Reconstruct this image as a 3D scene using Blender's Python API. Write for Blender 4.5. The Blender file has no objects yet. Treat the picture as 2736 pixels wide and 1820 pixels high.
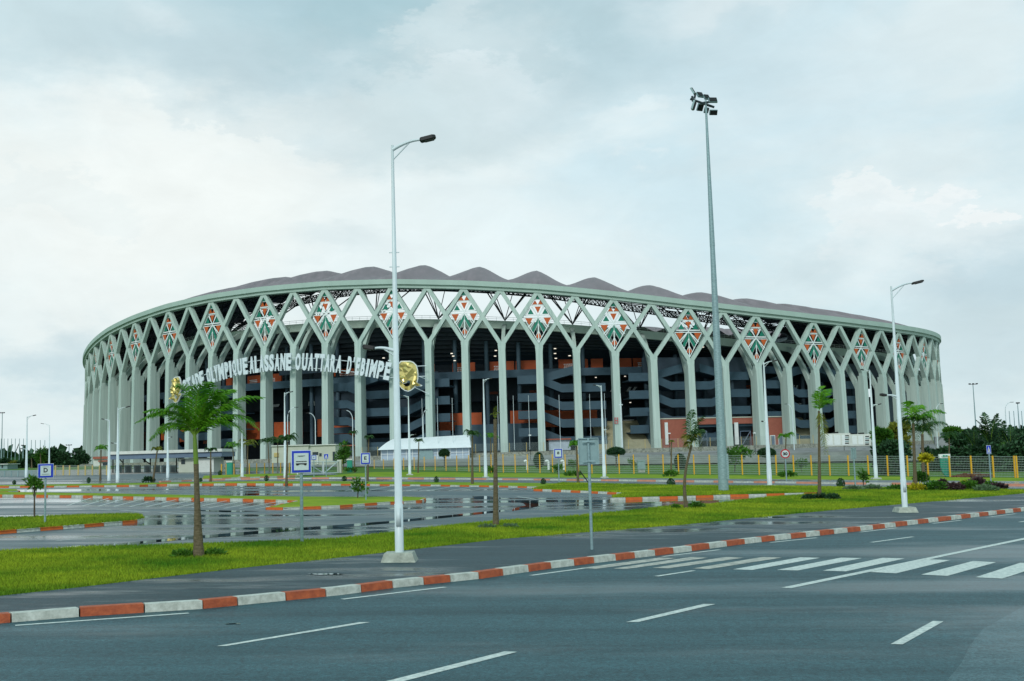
import bpy, bmesh, math, random
import numpy as np
from mathutils import Vector, Matrix
from mathutils.geometry import tessellate_polygon, delaunay_2d_cdt
random.seed(7); np.random.seed(7)
S = bpy.context.scene; COL = S.collection
R = math.radians
# ------------------------------------------------------------------ camera
F_, PITCH, ROLL = 3000.0, .1, .028
f0 = Vector((0, math.cos(PITCH), math.sin(PITCH))); u0 = Vector((0, -math.sin(PITCH), math.cos(PITCH))); r0 = Vector((1, 0, 0))
RT = r0*math.cos(ROLL) - u0*math.sin(ROLL); UP = r0*math.sin(ROLL) + u0*math.cos(ROLL)
cd = bpy.data.cameras.new('camera'); cam = bpy.data.objects.new('camera', cd); COL.objects.link(cam)
cd.sensor_width = 36; cd.lens = 36*F_/2736; cd.clip_start = .1; cd.clip_end = 6000
cam.matrix_world = Matrix((( RT.x, UP.x, -f0.x, 0), (RT.y, UP.y, -f0.y, 0), (RT.z, UP.z, -f0.z, 0), (0, 0, 0, 1)))
S.camera = cam
S.render.resolution_x = 1024; S.render.resolution_y = 681
S.view_settings.view_transform = 'Standard'; S.view_settings.look = 'None'; S.view_settings.exposure = 0.0; S.view_settings.gamma = 1.0
def ray(px, py): return f0*F_ + RT*(px-1368) - UP*(py-910)
def at(px, py, Y): d = ray(px, py); return d*(Y/d.y)
def proj(P):
    k = F_/P.dot(f0); return 1368+P.dot(RT)*k, 910-P.dot(UP)*k
# ------------------------------------------------------------------ world
W = bpy.data.worlds.new('World'); S.world = W; W.use_nodes = True
def sky_world():
    nt = W.node_tree; N = nt.nodes; L = nt.links; N.clear()
    out = N.new('ShaderNodeOutputWorld'); bg = N.new('ShaderNodeBackground'); bg.inputs[1].default_value = .1
    sky = N.new('ShaderNodeTexSky'); sky.sky_type = 'NISHITA'; sky.sun_disc = False
    sky.sun_elevation = R(36); sky.sun_rotation = R(192); sky.air_density = 1.2; sky.dust_density = 2.0
    tc = N.new('ShaderNodeTexCoord')
    def node(t, **k):
        n = N.new(t)
        for a, b in k.items(): setattr(n, a, b)
        return n
    def link(a, b): L.new(a, b)
    def math_(op, a, b=None, clamp=False):
        n = node('ShaderNodeMath', operation=op, use_clamp=clamp)
        for i, v in enumerate((a, b)):
            if v is None: continue
            if isinstance(v, (int, float)): n.inputs[i].default_value = v
            else: link(v, n.inputs[i])
        return n.outputs[0]
    def noise(scale, detail, rough, stretch=(1, 1, 2.2), off=(0, 0, 0), dist=0):
        m = node('ShaderNodeMapping'); m.inputs['Scale'].default_value = stretch; m.inputs['Location'].default_value = off
        link(tc.outputs['Generated'], m.inputs[0])
        n = node('ShaderNodeTexNoise'); n.inputs['Scale'].default_value = scale; n.inputs['Detail'].default_value = detail
        n.inputs['Roughness'].default_value = rough; n.inputs['Distortion'].default_value = dist
        link(m.outputs[0], n.inputs['Vector']); return n
    warp = noise(6, 6, .6)
    wv = node('ShaderNodeVectorMath', operation='MULTIPLY_ADD')
    wv.inputs[1].default_value = (.16, .16, .16)
    wc = node('ShaderNodeVectorMath', operation='SUBTRACT'); link(warp.outputs['Color'], wc.inputs[0]); wc.inputs[1].default_value = (.5, .5, .5)
    link(wc.outputs[0], wv.inputs[0]); link(tc.outputs['Generated'], wv.inputs[2])
    warp2 = noise(26, 7, .68)
    wv2 = node('ShaderNodeVectorMath', operation='MULTIPLY_ADD'); wv2.inputs[1].default_value = (.085, .085, .085)
    wc2 = node('ShaderNodeVectorMath', operation='SUBTRACT'); link(warp2.outputs['Color'], wc2.inputs[0]); wc2.inputs[1].default_value = (.5, .5, .5)
    link(wc2.outputs[0], wv2.inputs[0]); link(wv.outputs[0], wv2.inputs[2])
    def blob(px, py, rx, ry, soft=1.0, hard=False):
        d = ray(px, py).normalized()
        m = node('ShaderNodeVectorMath', operation='SUBTRACT'); link((wv2 if hard else wv).outputs[0], m.inputs[0]); m.inputs[1].default_value = d
        s = node('ShaderNodeVectorMath', operation='MULTIPLY'); link(m.outputs[0], s.inputs[0]); s.inputs[1].default_value = (F_/rx, F_/rx*.5, F_/ry)
        l = node('ShaderNodeVectorMath', operation='LENGTH'); link(s.outputs[0], l.inputs[0])
        r = node('ShaderNodeMapRange', interpolation_type='SMOOTHSTEP'); r.inputs[1].default_value = 1.25*soft if not hard else 1.05; r.inputs[2].default_value = .15 if not hard else .72
        r.inputs[3].default_value = 0; r.inputs[4].default_value = 1
        link(l.outputs['Value'], r.inputs[0]); return r.outputs[0]
    def mixc(fac, a, b):
        n = node('ShaderNodeMix', data_type='RGBA')
        if isinstance(fac, float): n.inputs[0].default_value = fac
        else: link(fac, n.inputs[0])
        for i, v in ((6, a), (7, b)):
            if isinstance(v, tuple): n.inputs[i].default_value = (*v, 1)
            else: link(v, n.inputs[i])
        return n.outputs[2]
    K = 10.0
    c = lambda r, g, b: (((r/255)**2.2)*K, ((g/255)**2.2)*K, ((b/255)**2.2)*K)
    base = mixc(.90, sky.outputs[0], c(212, 236, 243))
    n1 = noise(3.2, 8, .58, (1, 1, 2.6), (3, 1, 0), .3)
    r1 = node('ShaderNodeMapRange', interpolation_type='SMOOTHSTEP'); r1.inputs[1].default_value = .42; r1.inputs[2].default_value = .62; link(n1.outputs[0], r1.inputs[0])
    base = mixc(math_('MULTIPLY', r1.outputs[0], .45), base, c(236, 243, 242))
    for px, py, rx, ry, s, col, *hd in [
        (420, 580, 1050, 430, 1.0, (242, 249, 247)), (1300, 760, 560, 330, .8, (232, 245, 247)),
        (1050, -60, 1200, 360, .95, (176, 206, 216)), (250, 60, 520, 190, .6, (206, 227, 232)), (1120, 20, 300, 150, .9, (164, 200, 211)),
        (560, 150, 460, 150, .8, (190, 213, 221)), (1640, 110, 560, 230, .8, (186, 212, 221)), (1120, 350, 330, 110, .7, (200, 220, 225)),
        (1290, 180, 210, 130, .7, (222, 236, 240)), (1960, 40, 300, 100, .6, (222, 236, 240)),
        (2080, 220, 420, 200, .5, (206, 229, 238)),
        (2560, 640, 420, 240, .85, (222, 238, 242)), (2440, 570, 300, 130, .6, (236, 246, 247)), (2330, 545, 90, 52, .7, (238, 246, 247), 1), (2290, 610, 110, 60, .7, (232, 243, 245), 1), (2462, 525, 74, 42, .7, (242, 248, 249), 1), (2440, 600, 220, 80, .55, (228, 240, 243), 1), (2600, 590, 90, 36, .9, (240, 247, 248), 1), (2420, 690, 240, 70, .5, (226, 239, 242), 1), (2620, 700, 160, 60, .5, (232, 243, 245), 1), (2220, 660, 70, 34, .6, (226, 240, 244), 1),
        (2690, 800, 260, 160, .8, (190, 213, 222)), (2640, 960, 330, 110, .7, (200, 220, 226)), (2150, 700, 170, 90, .7, (206, 226, 232)),
        (140, 980, 230, 120, .8, (198, 219, 226)), (110, 1120, 420, 90, .7, (232, 243, 243)), (930, 670, 170, 60, .55, (214, 230, 234)), (1190, 130, 100, 60, .45, (226, 239, 242), 1), (1230, 190, 190, 80, .4, (220, 235, 239)), (1700, 350, 130, 30, .5, (232, 243, 245)), (1960, 30, 260, 60, .4, (226, 239, 243)), (360, 40, 110, 60, .45, (222, 236, 240)), (1180, 90, 500, 120, .35, (178, 206, 214), 1), (700, 330, 300, 70, .35, (208, 226, 231), 1), (150, 560, 200, 60, .3, (228, 240, 241), 1)]:
        base = mixc(math_('MULTIPLY', blob(px, py, rx, ry, 1.0, bool(hd)), s), base, c(*col))
    n2 = noise(14, 8, .62, (1, 1, 2.0), (0, 5, 0), .4)
    v = math_('ADD', math_('MULTIPLY', math_('SUBTRACT', n2.outputs[0], .5), .20), 1.0)
    sx = node('ShaderNodeSeparateXYZ'); link(tc.outputs['Generated'], sx.inputs[0])
    up_ = node('ShaderNodeMapRange', interpolation_type='SMOOTHSTEP'); up_.inputs[1].default_value = .42; up_.inputs[2].default_value = .80; link(sx.outputs[2], up_.inputs[0])
    base = mixc(math_('MULTIPLY', up_.outputs[0], .9), base, c(160, 206, 216))
    hsv = node('ShaderNodeVectorMath', operation='SCALE'); link(base, hsv.inputs[0]); link(v, hsv.inputs['Scale'])
    link(hsv.outputs[0], bg.inputs[0]); link(bg.outputs[0], out.inputs[0])
sky_world()
sl = bpy.data.lights.new('sun', 'SUN'); sl.energy = 1.55; sl.angle = R(11); sl.color = (1, .98, .93)
so = bpy.data.objects.new('sun', sl); COL.objects.link(so); so.rotation_euler = (R(54), 0, R(-12))
# ------------------------------------------------------------------ materials
def mat(name, col, rough=.7, var=.12, scale=3.0, metal=0.0, spec=.4, bump=0.0, bscale=40, stretch=(1, 1, 1), island=0.0, col2=None, rvar=0.0):
    m = bpy.data.materials.new(name); m.use_nodes = True; nt = m.node_tree; N = nt.nodes; L = nt.links
    b = N['Principled BSDF']; b.inputs['Metallic'].default_value = metal; b.inputs['Specular IOR Level'].default_value = spec
    g = N.new('ShaderNodeNewGeometry'); mp = N.new('ShaderNodeMapping'); mp.inputs['Scale'].default_value = stretch; L.new(g.outputs['Position'], mp.inputs[0])
    n = N.new('ShaderNodeTexNoise'); n.inputs['Scale'].default_value = scale; n.inputs['Detail'].default_value = 6; n.inputs['Roughness'].default_value = .65; L.new(mp.outputs[0], n.inputs['Vector'])
    cr = N.new('ShaderNodeValToRGB'); e = cr.color_ramp.elements
    lo = tuple(c*(1-var) for c in col) if col2 is None else col; hi = tuple(min(1, c*(1+var)) for c in col) if col2 is None else col2
    e[0].position = .32; e[1].position = .68; e[0].color = (*lo, 1); e[1].color = (*hi, 1); L.new(n.outputs[0], cr.inputs[0])
    last = cr.outputs[0]
    if island:
        h = N.new('ShaderNodeHueSaturation'); mr = N.new('ShaderNodeMapRange'); mr.inputs[3].default_value = 1-island; mr.inputs[4].default_value = 1+island
        L.new(g.outputs['Random Per Island'], mr.inputs[0]); L.new(mr.outputs[0], h.inputs['Value']); L.new(last, h.inputs['Color']); last = h.outputs[0]
    L.new(last, b.inputs['Base Color']); b.inputs['Roughness'].default_value = rough
    if rvar:
        mr = N.new('ShaderNodeMapRange'); mr.inputs[1].default_value = .35; mr.inputs[2].default_value = .65; mr.inputs[3].default_value = rough-rvar; mr.inputs[4].default_value = rough+rvar
        L.new(n.outputs[0], mr.inputs[0]); L.new(mr.outputs[0], b.inputs['Roughness'])
    if bump:
        n2 = N.new('ShaderNodeTexNoise'); n2.inputs['Scale'].default_value = bscale; n2.inputs['Detail'].default_value = 4; L.new(g.outputs['Position'], n2.inputs['Vector'])
        bp = N.new('ShaderNodeBump'); bp.inputs['Strength'].default_value = bump; bp.inputs['Distance'].default_value = .05; L.new(n2.outputs[0], bp.inputs['Height']); L.new(bp.outputs[0], b.inputs['Normal'])
    return m
def asphalt(name, dark, light, r_lo, r_hi, wet=.5, scale=.18, stretch=(.35, 1.3, 1), pw=.07, spec=.4):
    """worn asphalt, big wet patches that lower its roughness"""
    m = bpy.data.materials.new(name); m.use_nodes = True; nt = m.node_tree; N = nt.nodes; L = nt.links; b = N['Principled BSDF']; b.inputs['Specular IOR Level'].default_value = spec
    g = N.new('ShaderNodeNewGeometry'); mp = N.new('ShaderNodeMapping'); mp.inputs['Scale'].default_value = stretch; mp.inputs['Rotation'].default_value = (0, 0, R(-18)); L.new(g.outputs['Position'], mp.inputs[0])
    def ns(sc, det, src, ro=.6):
        n = N.new('ShaderNodeTexNoise'); n.inputs['Scale'].default_value = sc; n.inputs['Detail'].default_value = det; n.inputs['Roughness'].default_value = ro; L.new(src, n.inputs['Vector']); return n.outputs[0]
    a = ns(scale, 7, mp.outputs[0]); f = ns(34, 6, g.outputs['Position'], .85); s = ns(6.5, 8, g.outputs['Position'], .8)
    mr = N.new('ShaderNodeMapRange'); mr.interpolation_type = 'SMOOTHSTEP'; mr.inputs[1].default_value = wet-pw; mr.inputs[2].default_value = wet+pw; mr.inputs[3].default_value = r_hi; mr.inputs[4].default_value = r_lo
    L.new(a, mr.inputs[0]); L.new(mr.outputs[0], b.inputs['Roughness'])
    mx = N.new('ShaderNodeMath'); mx.operation = 'ADD'; L.new(f, mx.inputs[0]); L.new(s, mx.inputs[1])
    cr = N.new('ShaderNodeValToRGB'); e = cr.color_ramp.elements; e[0].position = .42; e[1].position = .59; e[0].color = (*dark, 1); e[1].color = (*light, 1)
    tm = N.new('ShaderNodeMapping'); tm.inputs['Rotation'].default_value = (0, 0, R(-33)); tm.inputs['Scale'].default_value = (.05, 1.6, 1); L.new(g.outputs['Position'], tm.inputs[0])
    tr = ns(1.0, 6, tm.outputs[0], .7); m3 = N.new('ShaderNodeMath'); m3.operation = 'ADD'; L.new(mx.outputs[0], m3.inputs[0]); L.new(tr, m3.inputs[1])
    hf = N.new('ShaderNodeMath'); hf.operation = 'MULTIPLY'; hf.inputs[1].default_value = .3333; L.new(m3.outputs[0], hf.inputs[0]); L.new(hf.outputs[0], cr.inputs[0])
    fm = N.new('ShaderNodeMapRange'); fm.inputs[1].default_value = .36; fm.inputs[2].default_value = .64; fm.inputs[3].default_value = .55; fm.inputs[4].default_value = 1.45; L.new(ns(17, 3, g.outputs['Position'], .9), fm.inputs[0])
    hv = N.new('ShaderNodeHueSaturation'); L.new(fm.outputs[0], hv.inputs['Value']); L.new(cr.outputs[0], hv.inputs['Color']); L.new(hv.outputs[0], b.inputs['Base Color'])
    bp = N.new('ShaderNodeBump'); bp.inputs['Distance'].default_value = .01; L.new(f, bp.inputs['Height'])
    sr = N.new('ShaderNodeMapRange'); sr.inputs[1].default_value = r_lo; sr.inputs[2].default_value = r_hi; sr.inputs[3].default_value = .01; sr.inputs[4].default_value = .6; L.new(mr.outputs[0], sr.inputs[0]); L.new(sr.outputs[0], bp.inputs['Strength'])
    L.new(bp.outputs[0], b.inputs['Normal']); return m
def leafy(m, amt=.4):
    nt = m.node_tree; N = nt.nodes; L = nt.links; b = N['Principled BSDF']; out = N['Material Output']; t = N.new('ShaderNodeBsdfTranslucent'); x = N.new('ShaderNodeMixShader'); x.inputs[0].default_value = amt
    L.new(b.inputs['Base Color'].links[0].from_socket, t.inputs[0]); L.new(b.outputs[0], x.inputs[1]); L.new(t.outputs[0], x.inputs[2]); L.new(x.outputs[0], out.inputs[0])
M = {}
M['road'] = asphalt('road asphalt', (.010, .046, .056), (.038, .112, .132), .34, .58, .56, .12, spec=.3)
M['road_pale'] = asphalt('worn pale asphalt', (.022, .072, .086), (.072, .150, .170), .34, .55, .56, .12, spec=.3)
M['pave'] = asphalt('pavement asphalt', (.006, .026, .034), (.026, .066, .080), .12, .52, .55, .3, spec=.2)
M['park'] = asphalt('wet parking asphalt', (.008, .038, .048), (.032, .092, .110), .035, .46, .485, .11, (.20, 1.1, 1), .07, spec=.50)
M['farroad'] = asphalt('far road asphalt', (.025, .055, .065), (.06, .10, .115), .14, .45, .52, .08, spec=.35)
M['water'] = mat('puddle water', (.03, .045, .045), .02, .1, 1, spec=.6)
M['paint'] = mat('road paint', (.34, .41, .40), .6, .22, 14, col2=(.70, .76, .70))
M['paint_old'] = mat('worn road paint', (.20, .22, .20), .6, .2, 5, col2=(.56, .56, .48))
M['kerb_w'] = mat('kerb white paint', (.36, .39, .34), .7, .15, 7, bump=.3, col2=(.64, .68, .62))
M['kerb_r'] = mat('kerb red paint', (.30, .065, .028), .7, .22, 7, bump=.3, col2=(.52, .125, .045))
M['kerb_o'] = mat('kerb orange paint', (.60, .13, .02), .7, .15, 5)
M['kerb_p'] = mat('kerb faded red paint', (.62, .28, .18), .7, .15, 3)
M['grass'] = mat('mown grass', (.09, .21, .012), .9, .25, .35, spec=.1, bump=.5, bscale=14, col2=(.28, .35, .02))
M['lawn'] = mat('lawn', (.055, .13, .02), .9, .25, .25, spec=.1, col2=(.10, .19, .035), bump=.3, bscale=6)
M['blade'] = mat('grass blade', (.075, .21, .015), .7, .3, .30, spec=.12, island=.45, col2=(.37, .45, .030))
M['stadium'] = mat('painted concrete', (.36, .48, .44), .75, .07, 1.6, bump=.15, bscale=3, stretch=(1, 1, .05), col2=(.50, .62, .57))
M['ring'] = mat('ring concrete', (.37, .495, .445), .7, .06, .3, stretch=(1, 1, .3))
M['rim'] = mat('rim concrete', (.42, .54, .47), .75, .08, .3)
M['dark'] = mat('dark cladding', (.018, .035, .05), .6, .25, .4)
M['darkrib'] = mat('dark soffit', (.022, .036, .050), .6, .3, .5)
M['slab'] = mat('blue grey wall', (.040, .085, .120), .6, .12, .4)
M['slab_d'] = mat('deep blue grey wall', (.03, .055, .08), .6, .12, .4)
M['bcol'] = mat('blue grey column', (.045, .085, .115), .6, .12, .6)
M['orange'] = mat('orange wall', (.42, .08, .02), .6, .12, .4)
M['brick'] = mat('brick red wall', (.33, .11, .075), .8, .1, 1.2, bump=.2, bscale=5)
M['steps'] = mat('sandy concrete steps', (.36, .34, .22), .8, .15, .5)
M['membrane'] = mat('roof membrane', (.115, .080, .084), .5, .3, .35, stretch=(2.2, .25, 1), col2=(.25, .205, .22), rvar=.12)
M['steel_d'] = mat('dark steel truss', (.03, .045, .05), .5, .2, 1)
M['white'] = mat('white paint', (.72, .78, .78), .5, .05, 2)
M['letter'] = mat('letter white', (.66, .76, .80), .4, .05, 2)
M['panel_w'] = mat('panel white', (.74, .82, .82), .5, .05, 1)
M['panel_g'] = mat('panel green', (.005, .19, .125), .5, .1, 1)
M['panel_o'] = mat('panel orange', (.50, .10, .018), .5, .1, 1)
M['panel_s'] = mat('panel grey', (.30, .38, .36), .5, .1, 1)
M['gold'] = mat('gold facets', (.66, .55, .20), .28, .12, 2, metal=.75, spec=.5)
M['galv'] = mat('galvanised steel', (.26, .38, .40), .5, .22, 6, metal=.35, stretch=(1, 1, 3))
M['galvd'] = mat('grey sign back', (.24, .36, .37), .45, .1, 3, metal=.3)
M['lampw'] = mat('lamp post paint', (.60, .70, .72), .4, .06, 2, spec=.5)
M['lampd'] = mat('lamp head', (.008, .010, .010), .6, .2, 2)
M['lens'] = mat('lamp glass', (.03, .028, .018), .4, .1, 9)
M['plinth'] = mat('plinth concrete', (.36, .40, .34), .85, .3, 5, bump=.4, bscale=20)
M['yellow'] = mat('yellow post', (.68, .38, .02), .6, .1, 3)
M['yellow_p'] = mat('pale yellow post', (.50, .40, .16), .6, .1, 3)
M['wire'] = mat('fence wire', (.38, .45, .42), .5, .1, 3, metal=.3)
M['blue'] = mat('sign blue', (.01, .045, .50), .4, .06, 3)
M['signw'] = mat('sign white', (.55, .66, .66), .4, .05, 3)
M['black'] = mat('sign black', (.01, .012, .015), .5, .1, 3)
M['grey_txt'] = mat('sign grey', (.16, .22, .22), .5, .1, 3)
M['red'] = mat('sign red', (.45, .02, .03), .45, .05, 3)
M['trunk'] = mat('palm bark', (.075, .060, .030), .9, .3, 9, bump=.7, bscale=18, stretch=(1, 1, 4), col2=(.17, .14, .085))
M['shaft'] = mat('green crownshaft', (.12, .22, .02), .5, .15, 5)
M['palm'] = mat('palm leaf', (.04, .20, .012), .5, .2, 1.5, spec=.35, island=.4, col2=(.17, .42, .02))
M['palm_d'] = mat('dark palm leaf', (.02, .075, .018), .55, .25, 1.5, spec=.3, island=.4, col2=(.05, .14, .03))
M['palm_y'] = mat('dying palm leaf', (.10, .15, .015), .6, .25, 2, island=.4, col2=(.30, .30, .04))
M['leaf'] = mat('leaf', (.03, .12, .012), .6, .25, 1.2, spec=.3, island=.45, col2=(.09, .22, .02))
M['leaf_d'] = mat('dark leaf', (.010, .042, .018), .65, .3, 1, spec=.25, island=.5, col2=(.03, .085, .03))
M['leaf_p'] = mat('purple leaf', (.03, .022, .02), .6, .3, 2, island=.4, col2=(.085, .04, .05))
M['leaf_y'] = mat('yellow leaf', (.35, .33, .01), .6, .2, 3, island=.4, col2=(.6, .55, .03))
M['leaf_s'] = mat('silver leaf', (.12, .20, .10), .7, .2, 3, island=.4)
for _n in ('blade', 'palm', 'palm_d', 'palm_y', 'leaf', 'leaf_y', 'leaf_s'): leafy(M[_n])
M['bark'] = mat('tree bark', (.08, .065, .05), .9, .3, 6)
M['stone'] = mat('rubble stone', (.13, .14, .12), .9, .4, 2.2, bump=.9, bscale=2.5, col2=(.36, .38, .32))
M['gravel'] = mat('grey gravel', (.17, .19, .19), .9, .2, .5, col2=(.30, .33, .33), bump=.4, bscale=4, stretch=(.3, .3, 1))
M['plaza'] = mat('plaza paving', (.30, .27, .24), .8, .15, .3)
M['cream'] = mat('cream wall', (.50, .54, .46), .75, .06, .7)
M['fascia'] = mat('blue grey fascia', (.12, .18, .26), .5, .1, 1)
M['tent'] = mat('white tent fabric', (.78, .84, .86), .5, .04, 1)
M['tent_w'] = mat('tent wall', (.42, .52, .62), .3, .1, 1)
M['glassd'] = mat('dark glass', (.03, .05, .06), .12, .2, 1)
M['teal'] = mat('teal plastic', (.015, .28, .19), .5, .06, 2)
M['earth'] = mat('reddish earth', (.12, .06, .035), .95, .3, 4, bump=.8, bscale=8)
M['tank'] = mat('white metal', (.62, .66, .62), .5, .1, 2)
M['lampglow'] = mat('ceiling lamp', (.9, .85, .7), .5)
_b = M['lampglow'].node_tree.nodes['Principled BSDF']; _b.inputs['Emission Color'].default_value = (1, .9, .75, 1); _b.inputs['Emission Strength'].default_value = .9
# ------------------------------------------------------------------ mesh builder
class MB:
    def __init__(s): s.v = []; s.f = []; s.m = []
    def face(s, pts, mi=0):
        i = len(s.v); s.v += [tuple(p) for p in pts]; s.f.append(tuple(range(i, i+len(pts)))); s.m.append(mi)
    def hexa(s, p, mi=0):
        """8 corners: bottom 0-3, top 4-7"""
        i = len(s.v); s.v += [tuple(q) for q in p]
        for q in ((3, 2, 1, 0), (4, 5, 6, 7), (0, 1, 5, 4), (1, 2, 6, 5), (2, 3, 7, 6), (3, 0, 4, 7)): s.f.append(tuple(i+k for k in q)); s.m.append(mi)
    def box(s, c, size, mi=0, rot=0.0, tilt=0.0, mtx=None):
        x, y, z = (k/2 for k in size)
        m = mtx if mtx is not None else Matrix.Rotation(rot, 3, 'Z') @ Matrix.Rotation(tilt, 3, 'X')
        c = Vector(c); s.hexa([c + m @ Vector(q) for q in ((-x, -y, -z), (x, -y, -z), (x, y, -z), (-x, y, -z), (-x, -y, z), (x, -y, z), (x, y, z), (-x, y, z))], mi)
    def tube(s, pts, rad, n=8, mi=0, cap=True):
        pts = [Vector(p) for p in pts]
        if isinstance(rad, (int, float)): rad = [rad]*len(pts)
        base = len(s.v); ref = Vector((0, 0, 1))
        for k, p in enumerate(pts):
            t = (pts[min(k+1, len(pts)-1)]-pts[max(k-1, 0)]).normalized()
            a = t.cross(ref if abs(t.z) < .95 else Vector((1, 0, 0))).normalized(); b = t.cross(a)
            for j in range(n):
                w = 2*math.pi*j/n; s.v.append(tuple(p+(a*math.cos(w)+b*math.sin(w))*rad[k]))
        for k in range(len(pts)-1):
            for j in range(n):
                s.f.append((base+k*n+j, base+k*n+(j+1) % n, base+(k+1)*n+(j+1) % n, base+(k+1)*n+j)); s.m.append(mi)
        if cap:
            i = len(s.v); e = base+(len(pts)-1)*n; s.v += s.v[base:base+n]+s.v[e:e+n]
            s.f.append(tuple(i+j for j in range(n))[::-1]); s.m.append(mi)
            s.f.append(tuple(i+n+j for j in range(n))); s.m.append(mi)
    def prism(s, pts, off, mi=0):
        """flat polygon pts swept by vector off"""
        n = len(pts); a = [Vector(p) for p in pts]; i = len(s.v); s.v += [tuple(p) for p in a]+[tuple(p+off) for p in a]
        s.f.append(tuple(i+k for k in range(n))); s.m.append(mi); s.f.append(tuple(i+n+k for k in range(n))[::-1]); s.m.append(mi)
        for k in range(n): s.f.append((i+k, i+n+k, i+n+(k+1) % n, i+(k+1) % n)); s.m.append(mi)
    def build(s, name, mats, parent=None, smooth=False, fix=True):
        me = bpy.data.meshes.new(name); o0 = Vector(parent_loc(parent)) if parent is not None else Vector((0, 0, 0))
        me.from_pydata([tuple(Vector(v)-o0) for v in s.v] if parent is not None else s.v, [], s.f)
        if not isinstance(mats, (list, tuple)): mats = [mats]
        for m in mats: me.materials.append(M[m] if isinstance(m, str) else m)
        if len(mats) > 1: me.polygons.foreach_set('material_index', s.m)
        if fix and len(s.f) < 60000:
            bm = bmesh.new(); bm.from_mesh(me); bmesh.ops.recalc_face_normals(bm, faces=bm.faces); bm.to_mesh(me); bm.free()
        if smooth: me.polygons.foreach_set('use_smooth', [True]*len(me.polygons))
        me.update(); o = bpy.data.objects.new(name, me); COL.objects.link(o)
        if parent is not None: o.parent = parent
        return o
LOC = {}
def parent_loc(p):
    l = Vector(p.location)
    while p.parent is not None: p = p.parent; l = l+Vector(p.location)
    return l
def tag(o, label, cat, group=None):
    o['label'] = label; o['category'] = cat
    if group: o['group'] = group
    return o
def thing(name, label, cat, loc=(0, 0, 0), group=None):
    o = bpy.data.objects.new(name, None); COL.objects.link(o); o.location = loc; o.empty_display_size = .3
    return tag(o, label, cat, group)
def struct(o, kind='structure'): o['kind'] = kind; return o
# ------------------------------------------------------------------ stadium coordinates: index u along the facade, d metres inwards, z
EA, EB, EPHI, EPH, ECX, ECY = 150.0, 130.6694, -.4614, .8126, -5.8624, 406.0779
_t = np.linspace(0, 2*np.pi, 8001); _r = (abs(np.cos(_t)/EA)**1.97+abs(np.sin(_t)/EB)**1.97)**(-1/1.97)
_x = _r*np.cos(_t); _y = _r*np.sin(_t); _s = np.concatenate([[0], np.cumsum(np.hypot(np.diff(_x), np.diff(_y)))])
def _pt(u):
    q = ((u/96+EPH) % 1)*_s[-1]; x = np.interp(q, _s, _x); y = np.interp(q, _s, _y)
    return x*math.cos(EPHI)-y*math.sin(EPHI)+ECX, x*math.sin(EPHI)+y*math.cos(EPHI)+ECY
_ui = np.linspace(-48, 48, 1921); _px, _py = _pt(_ui); _tx = np.gradient(_px); _ty = np.gradient(_py); _l = np.hypot(_tx, _ty); _nx = -_ty/_l; _ny = _tx/_l
def ring(u, d, z):
    u = (u+48) % 96-48
    return Vector((np.interp(u, _ui, _px)+np.interp(u, _ui, _nx)*d, np.interp(u, _ui, _py)+np.interp(u, _ui, _ny)*d, z))
def inv(px, py, d, u=None, z=20.0):
    if u is None: u = (px-1244)/98
    for _ in range(25):
        a = Vector(proj(ring(u, d, z))); b = Vector(proj(ring(u+1e-2, d, z))); c = Vector(proj(ring(u, d, z+1e-2)))
        J = Matrix(((b.x-a.x, c.x-a.x), (b.y-a.y, c.y-a.y))); J = J*100; s = J.inverted() @ (Vector((px, py))-a)
        u += max(-2, min(2, s.x)); z += max(-10, min(10, s.y))
    return u, z
_k = [0, 2, 4, 6, 8, 10, 12, 14, 16, 18, 20, 24]
def _sym(u): u = (u+6+24) % 48-24; return abs(u)
def ZT(u): return float(np.interp(_sym(u), _k, [42.7, 42.5, 41.75, 40.4, 38.75, 36.6, 34.4, 32.65, 31.4, 30.6, 30.2, 30.2]))
def ZN(u): return float(np.interp(_sym(u), _k, [29.3, 29.25, 28.9, 28.0, 26.3, 24.2, 22.0, 20.6, 19.7, 19.2, 18.85, 18.8]))
def ZR(u): return .78*ZT(u)+2.5
def CU(i): return i+float(np.interp(i, [-17, -16, -14, -12, -8, -4, 0, 3, 6, 8, 11, 13, 16, 20], [.1, .13, .04, -.03, -.03, .01, 0, -.04, .06, .08, .02, -.03, .01, .1]))
# ------------------------------------------------------------------ terrain
def plane_z(X, Y=0): return -2.55-.02*max(-110, min(110, X))
_rx = _px[::4]; _ry = _py[::4]
def ring_dist(X, Y):
    dd = np.hypot(_rx-X, _ry-Y); k = int(np.argmin(dd)); a = (_px[k*4]-X)*_nx[k*4]+(_py[k*4]-Y)*_ny[k*4]
    return float(dd[k]) if a > 0 else -float(dd[k])
WALL, TOE = 12.0, 50.0
def terr(X, Y):
    p = plane_z(X)
    if Y < 120: return p
    d = ring_dist(X, Y)
    if d >= TOE: return p
    if d <= WALL: return .3
    k = (TOE-d)/(TOE-WALL); return p+(-.7-p)*k if p < -.7 else p
def G(px, py, h=0.0):
    d = ray(px, py); lo = 3.0; hi = None; Y = 3.0
    while Y < 900:
        P = d*(Y/d.y)
        if P.z-h <= terr(P.x, P.y): hi = Y; break
        lo = Y; Y *= 1.04
    if hi is None: hi = Y
    for _ in range(30):
        m = (lo+hi)/2; P = d*(m/d.y)
        if P.z-h <= terr(P.x, P.y): hi = m
        else: lo = m
    P = d*(hi/d.y); return P
def GP(px, py):
    d = ray(px, py); t = 2.55/(-(d.z+.02*d.x)); return d*t
def mpp(Y): return Y/F_
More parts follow.
